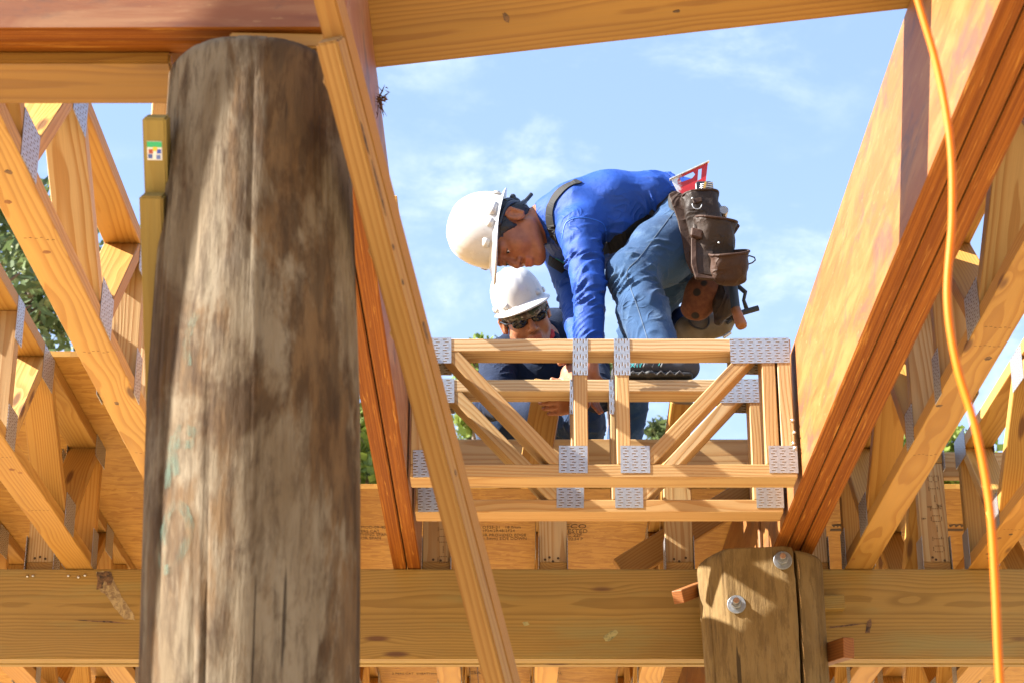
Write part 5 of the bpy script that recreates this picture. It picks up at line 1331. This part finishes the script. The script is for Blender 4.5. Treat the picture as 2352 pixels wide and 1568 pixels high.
# ------------------------------------------------------------------ stamps and marks
DOT = {'0': '01110 10001 10001 10001 10001 10001 01110', '1': '00100 01100 00100 00100 00100 00100 01110', '-': '00000 00000 00000 11111 00000 00000 00000', 'B': '11110 10001 10001 11110 10001 10001 11110',
       'W': '10001 10001 10001 10101 10101 10101 01010', '8': '01110 10001 10001 01110 10001 10001 01110', 'C': '01110 10001 10000 10000 10000 10001 01110', 'T': '11111 00100 00100 00100 00100 00100 00100', '4': '00010 00110 01010 10010 11111 00010 00010'}
def dot_text(body, c, xd, yd, pitch, r, parent, Mw_parent, mat=None):
    """dot matrix lettering centred at c, running along xd"""
    xd, yd = Vector(xd).normalized(), Vector(yd).normalized(); n = xd.cross(yd); bm = bmesh.new(); W = len(body)*7*pitch
    for i, ch in enumerate(body):
        for rr, row in enumerate(DOT[ch].split()):
            for cc, b in enumerate(row):
                if b == '1':
                    p = Vector(c)+xd*((i*7+cc+1)*pitch-W/2)+yd*((3-rr)*pitch*1.15)
                    vs = [bm.verts.new(p+xd*(r*math.cos(a))+yd*(r*math.sin(a))) for a in (.4, 1.45, 2.5, 3.5, 4.6, 5.6)]; bm.faces.new(vs)
    return link('stamp', bm_mesh(bm, 'stamp'), mat or M['ink_soft'], parent, Mw_parent.inverted())
def web_of(root, idx):
    return sorted([c for c in kids(root) if c.name.split('.')[0] == 'web'], key=lambda c: (root.matrix_basis @ c.matrix_basis).translation.y)[idx]
for x, body, u, v, pit in ((1.342, 'B1-10-10', 2150, 1180, .0066), (-.239, '10-04', 1018, 1262, .0066)):
    root = [o for q, o in far_x if abs(q-x) < 1e-6][0]; w = web_of(root, 0); mw = root.matrix_basis @ w.matrix_basis
    p = P(u, v, 6.2625)
    dot_text(body, p, (0, 0, -1), (1, 0, 0), pit*.72, pit*.27, w, mw)
    if x > 1:
        for (uu, vv, ww, hh) in ((2135, 1163, .016, .006), (2122, 1190, .014, .006), (2157, 1160, .018, .010)):
            q = P(uu, vv, 6.2624); bm = bmesh.new(); rg = random.Random(uu)
            for i in range(9):
                for j in range(5):
                    if rg.random() < .6:
                        a = q+Vector((ww*(i/9-.5), 0, hh*(j/5-.5))); d, e = Vector((ww/10, 0, 0)), Vector((0, 0, hh/6)); bm.faces.new([bm.verts.new(t_) for t_ in (a, a+d, a+d+e, a+e)])
            link('stamp', bm_mesh(bm, 'stamp'), M['ink'], w, mw.inverted())
nails = ((1252, 1284), (1270, 1288), (1282, 1281), (1262, 1279))
root = [o for q, o in far_x if abs(q-.13) < 1e-6][0]
def end_nails(x, spots):
    root = [o for q, o in far_x if abs(q-x) < 1e-6][0]; ch = [c for c in kids(root) if c.name.startswith('bottom_chord')][0]; mw = root.matrix_basis @ ch.matrix_basis
    for u, v in spots:
        p = P(u, v, 6.2622); bm = bmesh.new(); bmesh.ops.create_circle(bm, cap_ends=True, segments=8, radius=.0042)
        link('nail_hole', bm_mesh(bm, 'nail_hole'), M['ink'], ch, mw.inverted() @ Matrix.Translation(p+Vector((0, -.0006, 0))) @ Matrix.Rotation(math.pi/2, 4, 'X'))
end_nails(.13, nails); end_nails(.53, ((1548, 1283), (1560, 1288), (1575, 1280))); end_nails(1.342, ((2142, 1279), (2150, 1284), (2170, 1286))); end_nails(-.239, ((995, 1284), (1012, 1286))); end_nails(-1.49, ((80, 1281), (92, 1278), (104, 1282)))
T_ = lambda k, body, u, v, sz=.018, st=2.6: stamp_under(sheets[k], body, sz, u, v, st)
T_('M1', 'CSA O325-21   18.0mm', 1140, 1210); T_('M1', '1F24/2R48/2F24', 1145, 1218); T_('M1', 'PS2 BACKING OR PROVIDED EDGE', 1120, 1228); T_('M1', '2 INT DRY (1.5mm) SIDE DOWN', 1130, 1236)
T_('M1', 'ECO', 1322, 1208, .040, 1.8); T_('M1', 'TESTED', 1322, 1219, .026); T_('M1', 'EC 22F', 1316, 1228, .022); T_('M1', '02:54 P', 1322, 1237)
T_('L1', '18 MOD-09-40', 850, 1210); T_('L1', '2 PERS CAT', 843, 1219); T_('L1', 'SHEATHING SPAN', 845, 1227); T_('L1', 'FLOOR SPAN', 842, 1235)
T_('M2', '2 PERS CAT  SHEATHING', 955, 1546, .02); T_('M2', 'CSA O325', 1110, 1544, .03); T_('M2', 'STRUCTURAL', 1255, 1545, .024)
for u0, u1 in ((1908, 1936), (2172, 2215)):
    z = ZT+.0012; e = TH+math.atan((784-1213)/FPX); Y = z/math.tan(e); a, b = P(u0, 1213, Y), P(u1, 1213, Y); a.z = b.z = z; loc = sheets['M1'].matrix_basis.inverted()
    bm = bmesh.new(); bm.faces.new([bm.verts.new(loc @ q) for q in (Vector((a.x, Y, z)), Vector((b.x, Y, z)), Vector((b.x, Y+.03, z)), Vector((a.x, Y+.03, z)))])
    link('stamp', bm_mesh(bm, 'stamp'), M['ink'], sheets['M1'])
    for k in range(3):
        x = a.x+(b.x-a.x)*(.2+.3*k); bm = bmesh.new(); bm.faces.new([bm.verts.new(loc @ Vector(q)) for q in ((x-.014, Y-.05, z), (x+.012, Y-.06, z), (x, Y-.015, z))]); link('stamp', bm_mesh(bm, 'stamp'), M['ink'], sheets['M1'])

# knots, nail heads and mill marks on the lower chords of the near trusses (each truss its own)
rg = random.Random(12)
for root in [o for o in bpy.data.objects if o.name.split('.')[0] == 'floor_truss' and abs(o.matrix_basis.translation.x) > .9 and abs(o.matrix_basis.translation.x) < 1.5 and o.get('group', '').endswith('the camera')]:
    ch = [c for c in kids(root) if c.name.startswith('bottom_chord')][0]
    for k in range(5):
        x = rg.uniform(.4, 3.1); y = rg.uniform(-.034, .034)
        face_knot(ch, x, y, -.0193, rg.uniform(.008, .016), rg.uniform(.005, .009), 'knot_dark' if k < 2 else 'knot_brown')
    for k in range(3):
        x = rg.uniform(.5, 3.0)
        for j in range(6): face_knot(ch, x+.006*rg.uniform(-1, 1), -.03+.011*j, -.0193, .0016, .0035, 'ink_soft', 'mill_mark')
